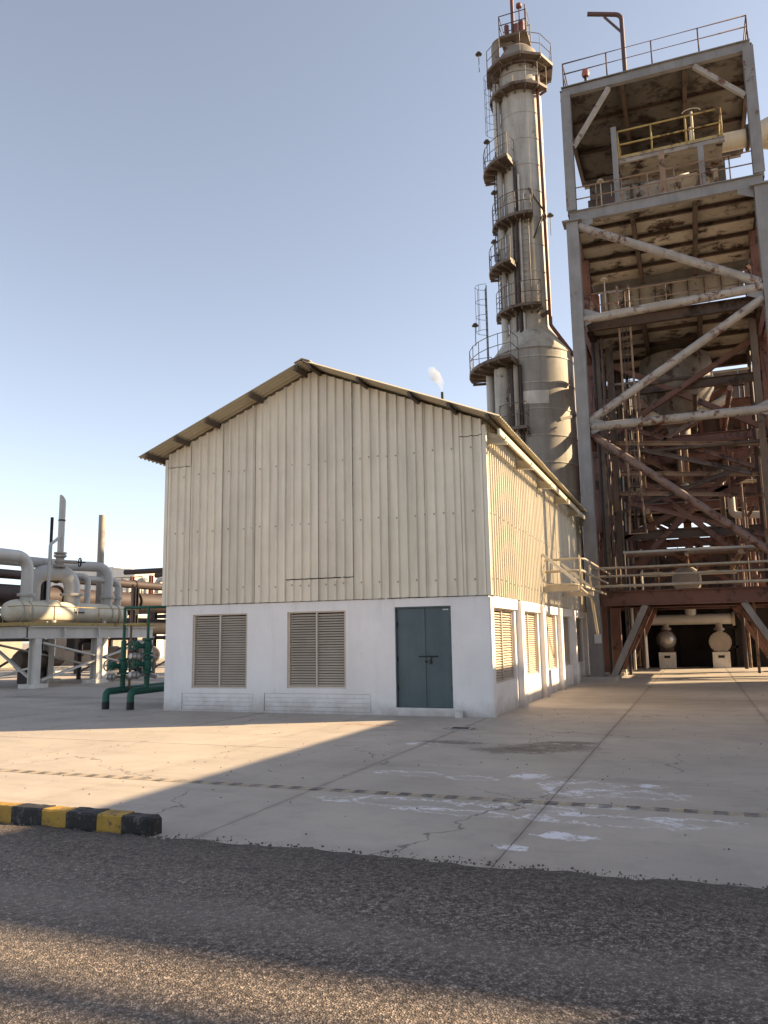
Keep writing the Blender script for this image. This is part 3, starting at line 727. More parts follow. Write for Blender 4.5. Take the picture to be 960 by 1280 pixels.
# mezzanine with yellow rails hung between the two top decks
for a, b in (((2.3, 13.75, 19.42), (6.05, 13.75, 19.42)), ((2.3, 15.3, 19.42), (6.05, 15.3, 19.42))):
    MB().ib(a, b, .12, .2).build('mezzanine_beam', M['brace'], tower)
MB().box(2.3, 6.0, 13.82, 15.25, 19.5, 19.53).build('mezzanine_plate', M['deck'], tower)
rail(tower, [(2.32, 15.2, 19.53), (2.32, 13.72, 19.53), (5.98, 13.72, 19.53), (5.98, 15.2, 19.53)], M['yellow'], 1.12, 1.25, .035, (.5,), .1)
for x, z1 in ((2.2, 20.75), (3.85, 19.35), (5.2, 19.3)):
    MB().ib((x, 13.6, 17.5), (x, 13.6, z1), .2, .2, (0,1,0)).build('hanger', M['steel'] if x != 3.85 else M['oldrail'], tower)
# davit on the roof and a red obstruction lamp
dv = MB().pipe([(2.78, Y1+.06, 22.72), (2.78, Y1+.02, 25.25), (1.55, Y1-.3, 25.42)], .085, .25, 10).build('davit', M['purple'], tower)
MB().beam((2.74, Y1, 24.5), (2.15, Y1-.12, 25.25), .08, .06).build('davit_stay', M['purple'], dv)
lp = MB().tube([(1.32, Y1, ZT+.2), (1.32, Y1, ZT+.45)], .06, 8).build('warning_lamp', M['blackmetal'], tower)
MB().lathe((1.32, Y1, ZT+.45), [(.0, .0), (.12, .01), (.15, .1), (.13, .24), (.07, .32), (0, .34)], 12).build('lamp_globe', M['lamp'], lp)
# caged ladder on the inside left
lad = MB()
for x, y in ((1.93, 13.9), (2.33, 13.9)): lad.pipe([(x-(.1 if x < 2 else -.1)*.8, y-.1, 5.1), (x, y, 6.6), (x, y, 14.5)], .04, .3, 8)
lo = lad.build('ladder', M['oldrail'], tower)
for i in range(24): MB().tube([(1.93, 13.9, 6.5+.33*i), (2.33, 13.9, 6.5+.33*i)], .016, 5).build('rung', M['oldrail'], lo)
MB().tube([(1.8, 13.8, 5.1), (2.45, 13.8, 5.1)], .025, 6).build('foot_bar', M['oldrail'], lo)
for x in (2.06, 2.2): MB().tube([(x, 13.6, 5.3), (x, 13.6, 13)], .014, 5).build('cage_bar', M['darksteel'], lo)
# floodlights on stalks
for (x, y, z) in ((1.6, 13.65, 18.75), (1.5, 13.85, 14.85)):
    f_ = MB().tube([(x, y, z-1.2), (x, y, z)], .025, 6).build('light_stalk', M['trim'], tower)
    MB().lathe((x, y, z-.03), [(0, .10), (.06, .09), (.13, .02), (.14, 0), (0, .01)], 14).build('light_shade', M['trim'], f_)
x, y, z = 5.0, 14.0, 20.95
f_ = MB().tube([(x, y, 19.53), (x, y, z)], .045, 8).build('light_stalk', M['trim'], tower)
MB().tube([(x+.32*math.cos(q), y, z+.14*math.sin(q)) for q in [math.pi*k/10 for k in range(11)]], .018, 6).build('light_hoop', M['trim'], f_)

# ---- vessels, ducts and pipes standing in or hung from the tower
for i in range(6):
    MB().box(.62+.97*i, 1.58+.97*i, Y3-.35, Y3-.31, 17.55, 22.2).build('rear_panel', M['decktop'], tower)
MB().box(.95, 2.1, 15.2, 17, 17.55, 18.9).build('dark_gap_box', M['joist'], tower)  # dark boxes added to darken the open gap behind the rail
MB().box(5.9, 6.6, 16.2, 17.5, 17.55, 18.7).build('dark_gap_box', M['joist'], tower)
q_ = random.Random(21)
for i in range(14):
    y = q_.choice((14.2, 15.2, 17.6, 18.6, 19.4)); z = q_.uniform(5.6, 11.2); x0 = q_.uniform(.8, 3); x1 = q_.uniform(4, 6.7)
    MB().ib((x0, y, z), (x1, y, z+q_.uniform(-2.4, 2.4)), .13, .15).build('tie_member', M[q_.choice(('red', 'red', 'oldrail', 'bracered', 'joist'))], tower)
for i in range(9):
    x, y = q_.uniform(2.2, 5.6), q_.uniform(15, 20); z = q_.uniform(5.3, 8)
    MB().tube([(x, y, z), (x, y, z+q_.uniform(2, 4.4))], q_.choice((.04, .06, .09)), 8).build('drop_pipe', M[q_.choice(('oldrail', 'red', 'greypipe', 'plat'))], tower)
cb = thing('sun_block_box', 'dark brown heater box added high in the back bay of the steel tower to shade the column', 'blocker', (3.8, 22, 6.7))
MB().box(1.2, 6.4, 20.9, 23.8, 6.75, 11.1).build('box_body', M['joist'], cb)  # solid box added to keep sun off the lower process column
for i in range(7): MB().ib((1.35+.82*i, 20.83, 6.8), (1.35+.82*i, 20.83, 11.05), .14, .12, (0,1,0)).build('box_rib', M['red'], cb)
big = thing('flue_box', 'rust stained cream duct box under the top deck of the steel tower', 'duct', (4, 18.5, 17.7))
m = MB(); m.box(2.0, 5.9, 16.3, 19.9, 17.9, 19.8); m.build('duct_body', M['deck'], big)
for x in (2.6, 3.9, 5.2): MB().beam((x, 16.25, 17.9), (x, 16.25, 19.8), .1, .08).build('duct_rib', M['joist'], big)
MB().lathe((3.9, 18, 19.85), [(1.0, 0), (1.0, 1.4), (.8, 1.9), (.5, 2.3)], 24).build('duct_neck', M['decktop'], big)
mp = thing('cream_duct', 'thick cream pipe with an elbow leaving the top right of the steel tower', 'duct', (8.1, 14.9, 0))
MB().tube([(3.9, 14.9, 19.95), (6.9, 14.9, 19.95)], .34, 18).build('horizontal_run', M['duct'], mp)
MB().tube(fillet([(6.9, 14.9, 19.95), (8.55, 14.9, 19.95), (8.55, 14.9, 4)], 1.1, 10), [.34]+[.62]*11+[.62], 22).build('elbow', M['duct'], mp)
for x, q in ((6.9, .48), (4.6, .42)): fl = MB(); flange(fl, (x, 14.9, 19.95), (1,0,0), q); fl.build('flange', M['joist'], mp)
MB().tube([(4.95, 14.9, 20.2), (4.95, 14.9, 20.9)], .05, 8).build('vent', M['trim'], mp)
hv = thing('hopper_vessel', 'grey round hopper hanging with its cone down inside the steel tower', 'vessel', (3.75, 18, 9))
MB().lathe((3.75, 18.0, 0), [(0, 12.7), (1.35, 12.7), (1.42, 12.4), (1.42, 11.3), (1.0, 10.4), (.42, 9.75), (.42, 9.35), (0, 9.35)], 28).build('shell', M['hopper'], hv)
MB().lathe((3.75, 18.0, 0), [(1.42, 11.5), (1.5, 11.5), (1.5, 11.4), (1.42, 11.4)], 28).build('band', M['joist'], hv)
MB().pipe([(2.6, 16.9, 10.3), (3.1, 16.9, 9.9), (4.2, 16.9, 9.9), (5.6, 17.2, 10.6)], .17, .5, 10).build('outlet_pipe', M['duct'], hv)
rb = random.Random(11)
names = {'red': 'red brown', 'oldrail': 'rusty tan', 'greypipe': 'pale grey', 'joist': 'dark brown', 'brownpipe': 'brown'}
pipeset = thing('riser_bundle', 'bundle of rusty vertical pipes up the left side inside the steel tower', 'pipes', (1.2, 18, 0))
for i in range(16):
    x, y = .75+rb.random()*1.5, 14.6+rb.random()*8.5; r = rb.choice((.05, .07, .1, .13)); mt = rb.choice(('red', 'oldrail', 'greypipe', 'joist', 'brownpipe'))
    z0, z1 = rb.choice((.1, .1, 3.1)), rb.choice((8.8, 12.8, 12.8))
    MB().tube([(x, y, z0), (x, y, z1)], r, 9).build('riser', M[mt], pipeset)
pipeset2 = thing('riser_bundle', 'bundle of dark vertical pipes up the right side inside the steel tower', 'pipes', (6.5, 18, 0))
for i in range(11):
    x, y = 5.6+rb.random()*1.3, 15.2+rb.random()*8; r = rb.choice((.05, .08, .12)); mt = rb.choice(('red', 'oldrail', 'joist', 'brownpipe'))
    MB().tube([(x, y, rb.choice((.1, 3.1))), (x, y, rb.choice((6.9, 9.0, 12.8)))], r, 9).build('riser', M[mt], pipeset2)
zz = thing('cross_pipes', 'tangle of horizontal rusty pipes crossing inside the steel tower', 'pipes', (3.7, 18, 4))
for i in range(13):
    y = 14.6+rb.random()*8.5; z = rb.choice((4.0, 4.5, 6.1, 7.6, 8.2, 9.8, 10.6, 11.8))+rb.random()*.3; r = rb.choice((.05, .07, .1, .14))
    MB().tube([(XL+rb.random(), y, z), (XR-rb.random(), y, z)], r, 9).build('cross_pipe', M[rb.choice(('red', 'oldrail', 'greypipe', 'joist', 'trim'))], zz)
for i in range(6):
    x = 1+rb.random()*5.4; z = rb.choice((4.3, 5.9, 7.4, 10.1)); MB().tube([(x, 14, z), (x, 23.5, z)], rb.choice((.06, .1)), 9).build('cross_pipe', M[rb.choice(('red', 'oldrail', 'joist'))], zz)
ub = MB().pipe([(5.45, 18, 7.2), (5.45, 18, 6.1), (6.7, 18, 6.05)], .14, .22, 12).build('pipe_bend', M['greypipe']); tag(ub, 'pale grey pipe elbow turning under a beam inside the tower', 'pipe')
lv = thing('floor_vessel', 'grey domed vessel standing on the lower floor of the tower', 'vessel', (3.6, 19, 3.1))
MB().lathe_axis((3.6, 17.9, 3.65), (0,1,0), [(0, -.02), (.35, .02), (.52, .14), (.56, .3), (.56, 2.4), (0, 2.6)], 24).build('shell', M['disc'], lv)
for y in (18.4, 19.9): MB().box(3.2, 4.0, y, y+.15, 3.08, 3.3).build('saddle', M['joist'], lv)
bw = thing('boiler_wall', 'rusty brown boiler wall closing off the back of the steel tower', 'boiler', (3.8, 29, 0))
for i in range(8):
    for z0, z1 in ((7.9, 9.6), (9.64, 12.4), (12.44, 15.2)):
        MB().box(-.2+1.0*i, .79+1.0*i, 28.6, 28.64, z0, z1).build('wall_panel', M['joist'], bw)
for i in range(5): MB().ib((-.2+2*i, 28.8, 0), (-.2+2*i, 28.8, 15.3), .3, .3, (0,1,0)).build('wall_post', M['red'], bw)
for y, z in ((14.6, 8.62), (15.0, 7.55), (14.8, 6.75)):
    MB().ib((1.5, y, z), (XR-.4, y+1.2, z-.25), .13, .15).build('cross_beam', M['oldrail'], tower)
for x, y in ((.95, 15.0), (1.35, 15.7), (6.5, 14.9)): MB().ib((x, y, 3.1), (x, y, 12.8), .22, .22, (0,1,0)).build('inner_post', M['plat'], tower)
eq = thing('gap_blocks', 'dark boxes added on the floor at the back of the tower to narrow the bright gap', 'gap block', (3.8, 27, 3.1))
for x0, x1, h in ((.2, 1.5, 4.6), (1.6, 2.6, 3.4), (2.65, 3.9, 2.3), (3.95, 5.0, 2.6), (5.05, 6.3, 4.5), (6.4, 7.8, 4.6)): MB().box(x0, x1, 26, 28, 3.1, 3.1+h).build('gap_block', M['joist'], eq)  # dark blocks added to narrow the bright gap near the tower base
for x in (2.2, 5.6): MB().tube([(x, 25.6, 3.1), (x, 25.6, 7.6)], .12, 10).build('riser', M['plat'], eq)
xh = thing('gantry_floor', 'dark grating floor with deep grey beam across the back of the tower', 'floor', (3.7, 22, 6.3))
MB().ib((1.2, 20.6, 6.95), (6.2, 20.6, 6.95), .3, .4).build('beam', M['greypipe'], xh); MB().box(1.2, 6.2, 20.9, 24, 6.66, 6.72).build('grating', M['casing'], xh)
rail(xh, [(2.6, 24.6, 4.9), (3.9, 24.6, 4.9)], M['darksteel'], 1.0, .65, .02)

# ---- ground level machinery under the tower
cas = thing('dark_bay_backing', 'black furnace casing added to keep the bay under the steel tower dark', 'backing', (3.7, 25, 0))
MB().box(.2, 7.6, 24.6, 28.5, -.01, 2.95).build('casing', M['casing'], cas)  # near-black box and roof added so the bay reads as deep shade
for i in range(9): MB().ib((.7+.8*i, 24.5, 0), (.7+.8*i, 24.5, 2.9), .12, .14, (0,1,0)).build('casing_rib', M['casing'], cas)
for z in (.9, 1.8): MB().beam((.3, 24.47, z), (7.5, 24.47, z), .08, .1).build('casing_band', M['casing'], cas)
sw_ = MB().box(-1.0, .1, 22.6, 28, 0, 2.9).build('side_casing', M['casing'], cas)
MB().box(-.2, 7.6, 22.6, 28.5, 3.0, 3.1).build('bay_shade_roof', M['casing'], cas)
def exch(x, label, dome):
    e = thing('heat_exchanger', label, 'exchanger', (x, 23.4, .7), 'exchangers under the steel tower')
    R_ = .40 if dome else .47; z = 1.26 if dome else 1.14
    if dome:
        MB().lathe_axis((x, 23.3, z), (0,1,0), [(0, -.28), (.12, -.27), (.25, -.21), (.35, -.1), (R_, .05), (R_, 1.3)], 28).build('shell', M['silver'], e)
        MB().lathe_axis((x, 23.36, z), (0,1,0), [(R_, 0), (R_+.05, 0), (R_+.05, .08), (R_, .08)], 28).build('ring', M['joist'], e)
    else:
        MB().lathe_axis((x, 23.2, z), (0,1,0), [(0, 0), (R_, 0), (R_, .07), (R_-.06, .07), (R_-.06, 1.3)], 28).build('shell', M['disc'], e)
        b = MB()
        for k in range(16):
            th = 2*math.pi*k/16; b.lathe_axis((x+(R_-.04)*math.cos(th), 23.2, z+(R_-.04)*math.sin(th)), (0,-1,0), [(.018, 0), (.018, .025), (0, .025)], 6)
        b.build('bolts', M['joist'], e, kind='stuff')
    nz = MB(); nz.tube([(x, 23.7, z+R_-.05), (x, 23.7, 2.3)], .15, 12); flange(nz, (x, 23.7, z+R_+.1), (0,0,1), .23); nz.build('nozzle', M['disc'], e)
    p = thing('machine_pedestal', 'pale pedestal with a black nameplate under the '+('domed silver exchanger' if dome else 'flat round exchanger'), 'pedestal', (x, 23.3, 0), 'pedestals under the exchangers')
    MB().box(x-.36, x+.36, 23.1, 24.0, -.01, .70).build('plinth', M['pedestal'], p)
    MB().box(x-.13, x+.13, 23.07, 23.099, .45, .56).build('nameplate', M['black'], p)
    MB().box(x-.3, x+.3, 23.3, 23.5, .70, z-R_+.08).build('saddle', M['joist'], p)
exch(2.5, 'silver exchanger with a domed end on the left pedestal', True)
exch(4.77, 'exchanger with a flat round bolted end cover on the right pedestal', False)
hd = thing('header_pipe', 'thick pale header pipe with an upright branch above the two exchangers', 'pipe', (3.6, 23.4, 2.2))
MB().tube([(1.75, 23.7, 2.17), (5.4, 23.7, 2.17)], .24, 18).build('header', M['greypipe'], hd); MB().tube([(3.62, 23.7, 2.35), (3.62, 23.7, 3.0)], .24, 16).build('branch', M['greypipe'], hd)
for x in (1.75, 5.4): c_ = MB(); flange(c_, (x, 23.7, 2.17), (1,0,0), .32); c_.build('flange', M['disc'], hd)

# ------------------------------------------------------------------ tall process column (behind the shed)
cx, cy = -2.43, 20.0
pc = thing('process_column', 'tall pale insulated process column ringed with ladder platforms', 'column', (cx, cy, 0))
MB().lathe((cx, cy, 0), [(1.86, 0), (1.86, 14.15)], 48).build('lower_shell', M['colshade'], pc)
MB().lathe((cx, cy, 0), [(1.86, 14.15), (1.84, 14.3), (1.02, 15.45), (1.0, 15.5), (1.0, 28.0), (.98, 28.2), (.98, 29.4)], 48).build('shell', M['colm'], pc)
MB().lathe((cx, cy, 0), [(.98, 29.4), (.9, 29.9), (.6, 30.25), (0, 30.4)], 32).build('top_head', M['colband'], pc)
for z in [1.2*i+.6 for i in range(12)]+[14.2]: MB().lathe((cx, cy, z), [(1.86, -.03), (1.885, -.03), (1.885, .03), (1.86, .03)], 48).build('insulation_band', M['colband'] if abs(z-14.2) < .1 else M['colm'], pc)
for z in [15.5+1.35*i for i in range(10)]: MB().lathe((cx, cy, z), [(1.0, -.02), (1.018, -.02), (1.018, .02), (1.0, .02)], 48).build('insulation_band', M['colm'], pc)
MB().lathe((cx, cy, 11.9), [(1.86, -.3), (1.89, -.3), (1.89, .3), (1.86, .3)], 48, 225, 300).build('pale_band', M['pedestal'], pc, 'paler patched band round the lower shell')
def ringpt(r, a, z): th = math.radians(a); return V((cx+r*math.cos(th), cy+r*math.sin(th), z))
def platform(z, r0, r1, a0, a1, n=8, rail_h=1.05, facets=None, under=True):
    k = facets or n
    p = MB().sector((cx, cy, 0), r0, r1, a0, a1, z-.14, z, k).build('platform', M['plat'], pc)
    b = MB()
    for i in range(k+1):
        a = a0+(a1-a0)*i/k; b.beam(ringpt(r0, a, z-.27), ringpt(r1*.98, a, z-.2), .05, .12)
    b.build('platform_bracket', M['plat'], p)
    pts = [ringpt(r1-.04, a0+(a1-a0)*i/k, z) for i in range(k+1)]
    if abs(a1-a0) < 350: pts = [ringpt(r0+.1, a0, z)]+pts+[ringpt(r0+.1, a1, z)]
    mm = MB()
    for h in (rail_h, rail_h*.5): mm.tube([q+V((0,0,h)) for q in pts], .018, 5)
    for q in pts: mm.tube([q, q+V((0,0,rail_h))], .017, 5)
    mm.build('handrail', M['plat'], p)
L = 201
platform(29.0, 1.0, 1.68, -5, 355, 10)
platform(27.6, 1.0, 1.5, 170, 340, 7)
platform(23.75, 1.0, 1.95, 178, 258, 5)
platform(20.9, 1.0, 1.62, 190, 292, 7)
platform(18.65, 1.0, 1.85, 182, 255, 5)
platform(16.45, 1.0, 1.6, 185, 300, 7)
platform(13.65, 1.86, 2.95, 178, 262, 7)
platform(10.55, 1.86, 2.4, 240, 272, 3)
# pipes, tray and ladders hugging the column
def riser(name, a, r_off, z0, z1, rad, mat, base=1.0): return MB().tube([ringpt(base+r_off, a, z0), ringpt(base+r_off, a, z1)], rad, 10).build(name, mat, pc)
riser('riser', 206, .22, 13.8, 28.3, .17, M['greypipe']); riser('riser', 206, 1.05, 2, 13.5, .17, M['greypipe'])
riser('riser', 258, .11, 14.6, 23.4, .09, M['brownpipe']); riser('riser', 266, .1, 15.2, 23, .05, M['greypipe']); riser('riser', 246, .08, 15, 20.6, .05, M['joist'])
for a, rd, mt in ((252, .09, 'brownpipe'), (258, .12, 'disc'), (264, .07, 'brownpipe'), (236, .35, 'colm')): riser('riser', a, .98, 2, 13.4, rd, M[mt])
MB().pipe([ringpt(1.15, -34, 28.2), ringpt(1.13, -27, 15.6), ringpt(2.02, -8, 14.0), ringpt(2.04, -4, 0)], .085, .3, 10).build('downcomer', M['redpipe'], pc)
MB().pipe([ringpt(1.06, -70, 22.3), ringpt(1.15, -33, 21.2)], .04, .1, 6).build('stay', M['darksteel'], pc)
MB().pipe([ringpt(1.06, -62, 19.8), ringpt(1.15, -33, 21.1)], .04, .1, 6).build('stay', M['darksteel'], pc)
MB().beam(ringpt(1.0, -50, 16.0), ringpt(1.15, -30, 16.25), .12, .18).build('stay', M['joist'], pc)
MB().beam(ringpt(1.86, -45, 10.9), ringpt(2.02, -8, 11.3), .1, .12).build('stay', M['joist'], pc)
def ladder(a, r, z0, z1, cage=True, mat='darksteel'):
    c = ringpt(r, a, 0); t_ = V((-math.sin(math.radians(a)), math.cos(math.radians(a)), 0)); o_ = V((math.cos(math.radians(a)), math.sin(math.radians(a)), 0))
    m = MB()
    for s_ in (-.22, .22): m.tube([c+t_*s_+V((0,0,z0)), c+t_*s_+V((0,0,z1))], .025, 5)
    lo = m.build('ladder', M[mat], pc); g = MB(); z = z0
    while z < z1: g.tube([c+t_*-.22+V((0,0,z)), c+t_*.22+V((0,0,z))], .013, 4); z += .3
    if cage:
        z = z0+2
        while z <= z1:
            g.tube([c+t_*(.36*math.cos(q))+o_*(.5*math.sin(q))+V((0,0,z)) for q in [math.pi*k/8 for k in range(9)]], .012, 4); z += .75
        for q in (.8, 1.57, 2.34): g.tube([c+t_*(.36*math.cos(q))+o_*(.5*math.sin(q))+V((0,0,z0+2)), c+t_*(.36*math.cos(q))+o_*(.5*math.sin(q))+V((0,0,z1))], .010, 4)
    g.build('rungs_and_cage', M[mat], lo, kind='stuff')
ladder(200, 2.05, 13.65, 17.9); ladder(207, 1.4, 16.4, 19.6, False); ladder(204, 1.45, 18.6, 21.0, False); ladder(206, 1.4, 20.9, 24.6, False); ladder(208, 1.3, 23.7, 28.7)
ladder(250, 2.0, 2, 13.6, False, 'stack'); ladder(274, 1.1, 16.4, 20.9, False, 'stack')
for a, r, z in ((196, 1.95, 30.3), (205, 1.75, 25.3), (207, 1.5, 22.6), (198, 1.55, 20.2), (200, 2.6, 16.0), (206, 2.5, 11.7), (-20, 1.3, 21.0)):
    m = MB(); p = ringpt(r, a, z); m.tube([p-V((0,0,1.0)), p], .02, 5); m.lathe(p, [(0, .12), (.08, .1), (.17, -.03), (0, -.05)], 10)
    m.build('lamp', M['darksteel'], pc)
# crown: reboiler nozzle, mast with red bands, rails
m = MB(); m.pipe([(cx-.3, cy-.2, 30.1), (cx-.3, cy-.2, 30.75), (cx-1.05, cy-.45, 30.75), (cx-1.05, cy-.45, 29.1)], .2, .3, 12); m.build('vapour_line', M['colband'], pc)
MB().box(cx-.75, cx+.6, cy-.8, cy+.3, 30.6, 30.72).build('crown_platform', M['plat'], pc)
m = MB()
for z in (31.3, 31.8):
    q = [(cx-.75, cy-.8, z), (cx+.6, cy-.8, z), (cx+.6, cy+.3, z), (cx-.75, cy+.3, z), (cx-.75, cy-.8, z)]; m.tube(q, .025, 5)
for x, y in ((-.75, -.8), (-.1, -.8), (.6, -.8), (.6, .3), (-.75, .3)): m.tube([(cx+x, cy+y, 30.7), (cx+x, cy+y, 31.8)], .025, 5)
m.build('crown_rail', M['darksteel'], pc)
MB().tube([(cx-.15, cy-.3, 30.6), (cx-.15, cy-.3, 34.5)], .09, 10).build('mast', M['redpipe'], pc)
m = MB(); m.tube([(cx+.3, cy-.5, 30.7), (cx+.3, cy-.5, 31.4)], .16, 10); m.tube([(cx+.05, cy-.6, 30.7), (cx+.05, cy-.6, 31.2)], .2, 10); m.tube([(cx-.45, cy-.4, 30.7), (cx-.45, cy-.4, 31.5)], .12, 10); m.tube([(cx+.45, cy-.2, 30.7), (cx+.45, cy-.2, 32.6)], .03, 6)
m.lathe((cx+.25, cy-.65, 32.2), [(0, .15), (.14, .08), (.14, -.08), (0, -.15)], 10); m.tube([(cx+.25, cy-.65, 31.2), (cx+.25, cy-.65, 32.2)], .03, 6)
m.build('relief_valves', M['redpipe'], pc)
vs_ = MB().tube([(-18.81, 60, 0), (-18.81, 60, 26.3)], .16, 10).build('vent_stack', M['blackmetal']); tag(vs_, 'thin black vent stack poking above the shed roof under a white puff', 'stack')

# ------------------------------------------------------------------ exchanger platform on the left
rk = thing('equipment_platform', 'pale steel platform on braced columns with a yellow edge', 'platform', (-19, 9.5, 0))
X0, X1 = -18.2, -20.6
cols_ = [(X0, 6.6), (X0, 9.75), (X0, 12.9), (X1, 6.6), (X1, 9.75), (X1, 12.9)]
for x, y in cols_:
    MB().ib((x, y, .14), (x, y, 1.72), .30, .30, (1,0,0), .025).build('column', M['rack'], rk); MB().box(x-.34, x+.34, y-.36, y+.36, -.01, .14).build('footing', M['pedestal'], rk)
for x in (X0, X1): MB().ib((x, 6.25, 1.95), (x, 13.2, 1.95), .26, .44, t=.03).build('long_beam', M['rack'], rk)
for y in (6.3, 8.2, 9.75, 11.4, 13.0): MB().ib((X1+.14, y, 1.95), (X0-.14, y, 1.95), .22, .40).build('cross_beam', M['rack'], rk)
for y in (7.9, 9.75, 11.5): MB().box(X0+.014, X0+.12, y-.03, y+.03, 1.77, 2.13).build('stiffener', M['rack'], rk)
MB().box(X1, X0+.1, 6.2, 13.2, 2.18, 2.21).build('floor', M['plat'], rk)
MB().box(X0+.101, X0+.13, 6.15, 13.25, 2.18, 2.31).build('kick_plate', M['yellow'], rk); MB().box(X1, X0+.1, 6.13, 6.16, 2.18, 2.31).build('kick_plate', M['yellow'], rk)
for (a, b) in (((X0, 6.9, 1.58), (X0, 12.6, .5)), ((X0, 6.9, .25), (X0, 12.7, 1.55)), ((X1, 6.9, 1.58), (X1, 12.6, .5))):
    MB().beam(a, b, .06, .17, (1,0,0)).build('diagonal', M['rack'], rk)
MB().beam((X1+.2, 6.6, 1.6), (X0-.2, 6.6, .35), .06, .14, (0,1,0)).build('diagonal', M['rack'], rk); MB().beam((X1+.2, 6.66, .3), (X0-.2, 6.66, .7), .06, .14, (0,1,0)).build('diagonal', M['rack'], rk)
rail(rk, [(X1, 6.2, 2.21), (X0+.05, 6.2, 2.21), (X0+.05, 12.1, 2.21)], M['yellow'], .68, 1.15, .018, (.0,))
dr = thing('exchanger_drum', 'cream horizontal drum with domed ends lying on the steel platform', 'drum', (-19.3, 9.5, 2.2))
DC = V((-19.3, 6.15, 2.72))
MB().lathe_axis(DC, (0,1,0), [(0, 0), (.2, .04), (.34, .16), (.41, .34), (.42, .5), (.42, 5.9), (.36, 6.3), (.2, 6.5), (0, 6.55)], 32).build('shell', M['drum'], dr)
for d in (.55, .95, 5.3, 5.75): MB().lathe_axis(DC+V((0,d,0)), (0,1,0), [(.42, -.025), (.455, -.025), (.455, .025), (.42, .025)], 28).build('strap', M['trim'], dr)
for d in (2.1, 4.9): MB().box(-19.65, -18.95, 6.15+d-.08, 6.15+d+.08, 2.21, 2.42).build('saddle', M['rack'], dr)
sg = MB().box(-18.872, -18.862, 9.2, 9.75, 2.70, 2.90).build('drum_sign', M['label'], dr)
MB().box(-18.861, -18.857, 9.2, 9.74, 2.705, 2.765).build('sign_line', M['black'], sg)
MB().lathe_axis((-19.3, 8.3, 3.06), (0,0,1), [(.42, -.2), (.42, .05), (.3, .12), (0, .15)], 20).build('manhole', M['drum'], dr)
def ppipe(label, pts, r, mat, flz=None, R=None, name='steam_pipe'):
    t_ = thing(name, label, 'pipe', pts[-1]); MB().pipe(pts, r, R or r*2.4, 14, 8).build('pipe_run', mat, t_)
    if flz is not None:
        f_ = MB(); p = V(pts[-1]); flange(f_, (p.x, p.y, flz), (0,0,1), r*1.5, .045); f_.build('flange', mat, t_)
ppipe('thick grey pipe from the left dropping onto the near end of the drum', [(-19.3, -2, 4.75), (-19.3, 7.15, 4.75), (-19.3, 7.15, 3.0)], .22, M['greypipe'], 3.35)
ppipe('fat grey pipe looped upside down onto the middle of the drum', [(-19.9, 8.0, 2.2), (-19.9, 8.0, 4.25), (-19.3, 9.45, 4.35), (-19.3, 9.5, 3.0)], .31, M['greypipe'], 3.45, .6)
ppipe('long level grey pipe dropping onto the far end of the drum', [(-20.1, 5.0, 4.66), (-20.1, 10.2, 4.70), (-19.3, 11.55, 4.70), (-19.3, 11.55, 3.0)], .21, M['greypipe'], 3.42)
ppipe('small grey pipe dropping onto the very end of the drum', [(-19.7, 9.5, 4.15), (-19.3, 12.2, 4.15), (-19.3, 12.2, 3.0)], .14, M['greypipe'], 3.42)
ppipe('slim grey pipe standing on the drum between the two thick pipe drops', [(-20.2, 8.6, 4.25), (-19.3, 10.35, 4.25), (-19.3, 10.35, 3.0)], .12, M['greypipe'])
ppipe('thin pale pipe rising behind the drum and cranked to the silencer stack', [(-19.1, 8.0, 2.3), (-19.1, 8.0, 5.3), (-19.1, 8.55, 5.7)], .06, M['greypipe'])
sv = thing('vent_silencer', 'tall grey vent pipe with slanted top above a handwheel valve', 'vent', (-19.3, 8.75, 4.5))
m = MB(); m.tube([(-19.3, 8.75, 5.05), (-19.3, 8.75, 7.05)], .125, 14); m.build('vent_pipe', M['greypipe'], sv)
MB().add([(-19.3+.125*math.cos(a), 8.75+.125*math.sin(a), 7.05) for a in [k*math.pi/7 for k in range(14)]]+[(-19.3+.125*math.cos(a), 8.75+.125*math.sin(a), 7.2-.17*math.sin(a)) for a in [k*math.pi/7 for k in range(14)]],
         [(k, (k+1)%14, 14+(k+1)%14, 14+k) for k in range(14)]+[tuple(14+k for k in range(14))], True).build('slanted_tip', M['greypipe'], sv)
MB().lathe((-19.3, 8.75, 6.35), [(.125, -.03), (.14, -.03), (.14, .03), (.125, .03)], 14).build('band', M['black'], sv)
vb = MB(); vb.lathe((-19.3, 8.75, 0), [(.1, 4.5), (.24, 4.5), (.24, 4.58), (.15, 4.6), (.2, 4.72), (.15, 4.85), (.24, 4.9), (.24, 4.98), (.15, 5.0), (.24, 5.02), (.24, 5.08), (.1, 5.08)], 16)
vb.tube([(-19.2, 8.85, 4.72), (-18.95, 9.3, 4.72)], .07, 10); vbo = vb.build('valve', M['disc'], sv)
hw = MB(); ax = V((.25, .45, 0)).normalized(); c_ = V((-18.9, 9.4, 4.72)); e1 = V((-ax.y, ax.x, 0)); 
hw.tube([c_+(e1*math.cos(k*math.pi/8)+V((0,0,1))*math.sin(k*math.pi/8))*.17 for k in range(17)], .025, 6); hw.tube([c_-ax*.1, c_+ax*.22], .025, 6)
for k in range(3): q = (e1*math.cos(k*2.1)+V((0,0,1))*math.sin(k*2.1))*.17; hw.tube([c_, c_+q], .015, 4)
hw.build('handwheel', M['black'], vbo)
tag(MB().tube([(-19.75, 8.7, 2.2), (-19.75, 8.7, 6.5)], .06, 8).build('vent_pipe', M['blackmetal']), 'thin black vent pipe standing just left of the silencer stack', 'pipe')
tag(MB().tube([(-20.3, 12.2, 0), (-20.3, 12.2, 7.1)], .145, 14).build('chimney_pipe', M['stack']), 'brown chimney pipe standing right of the drum platform', 'chimney')
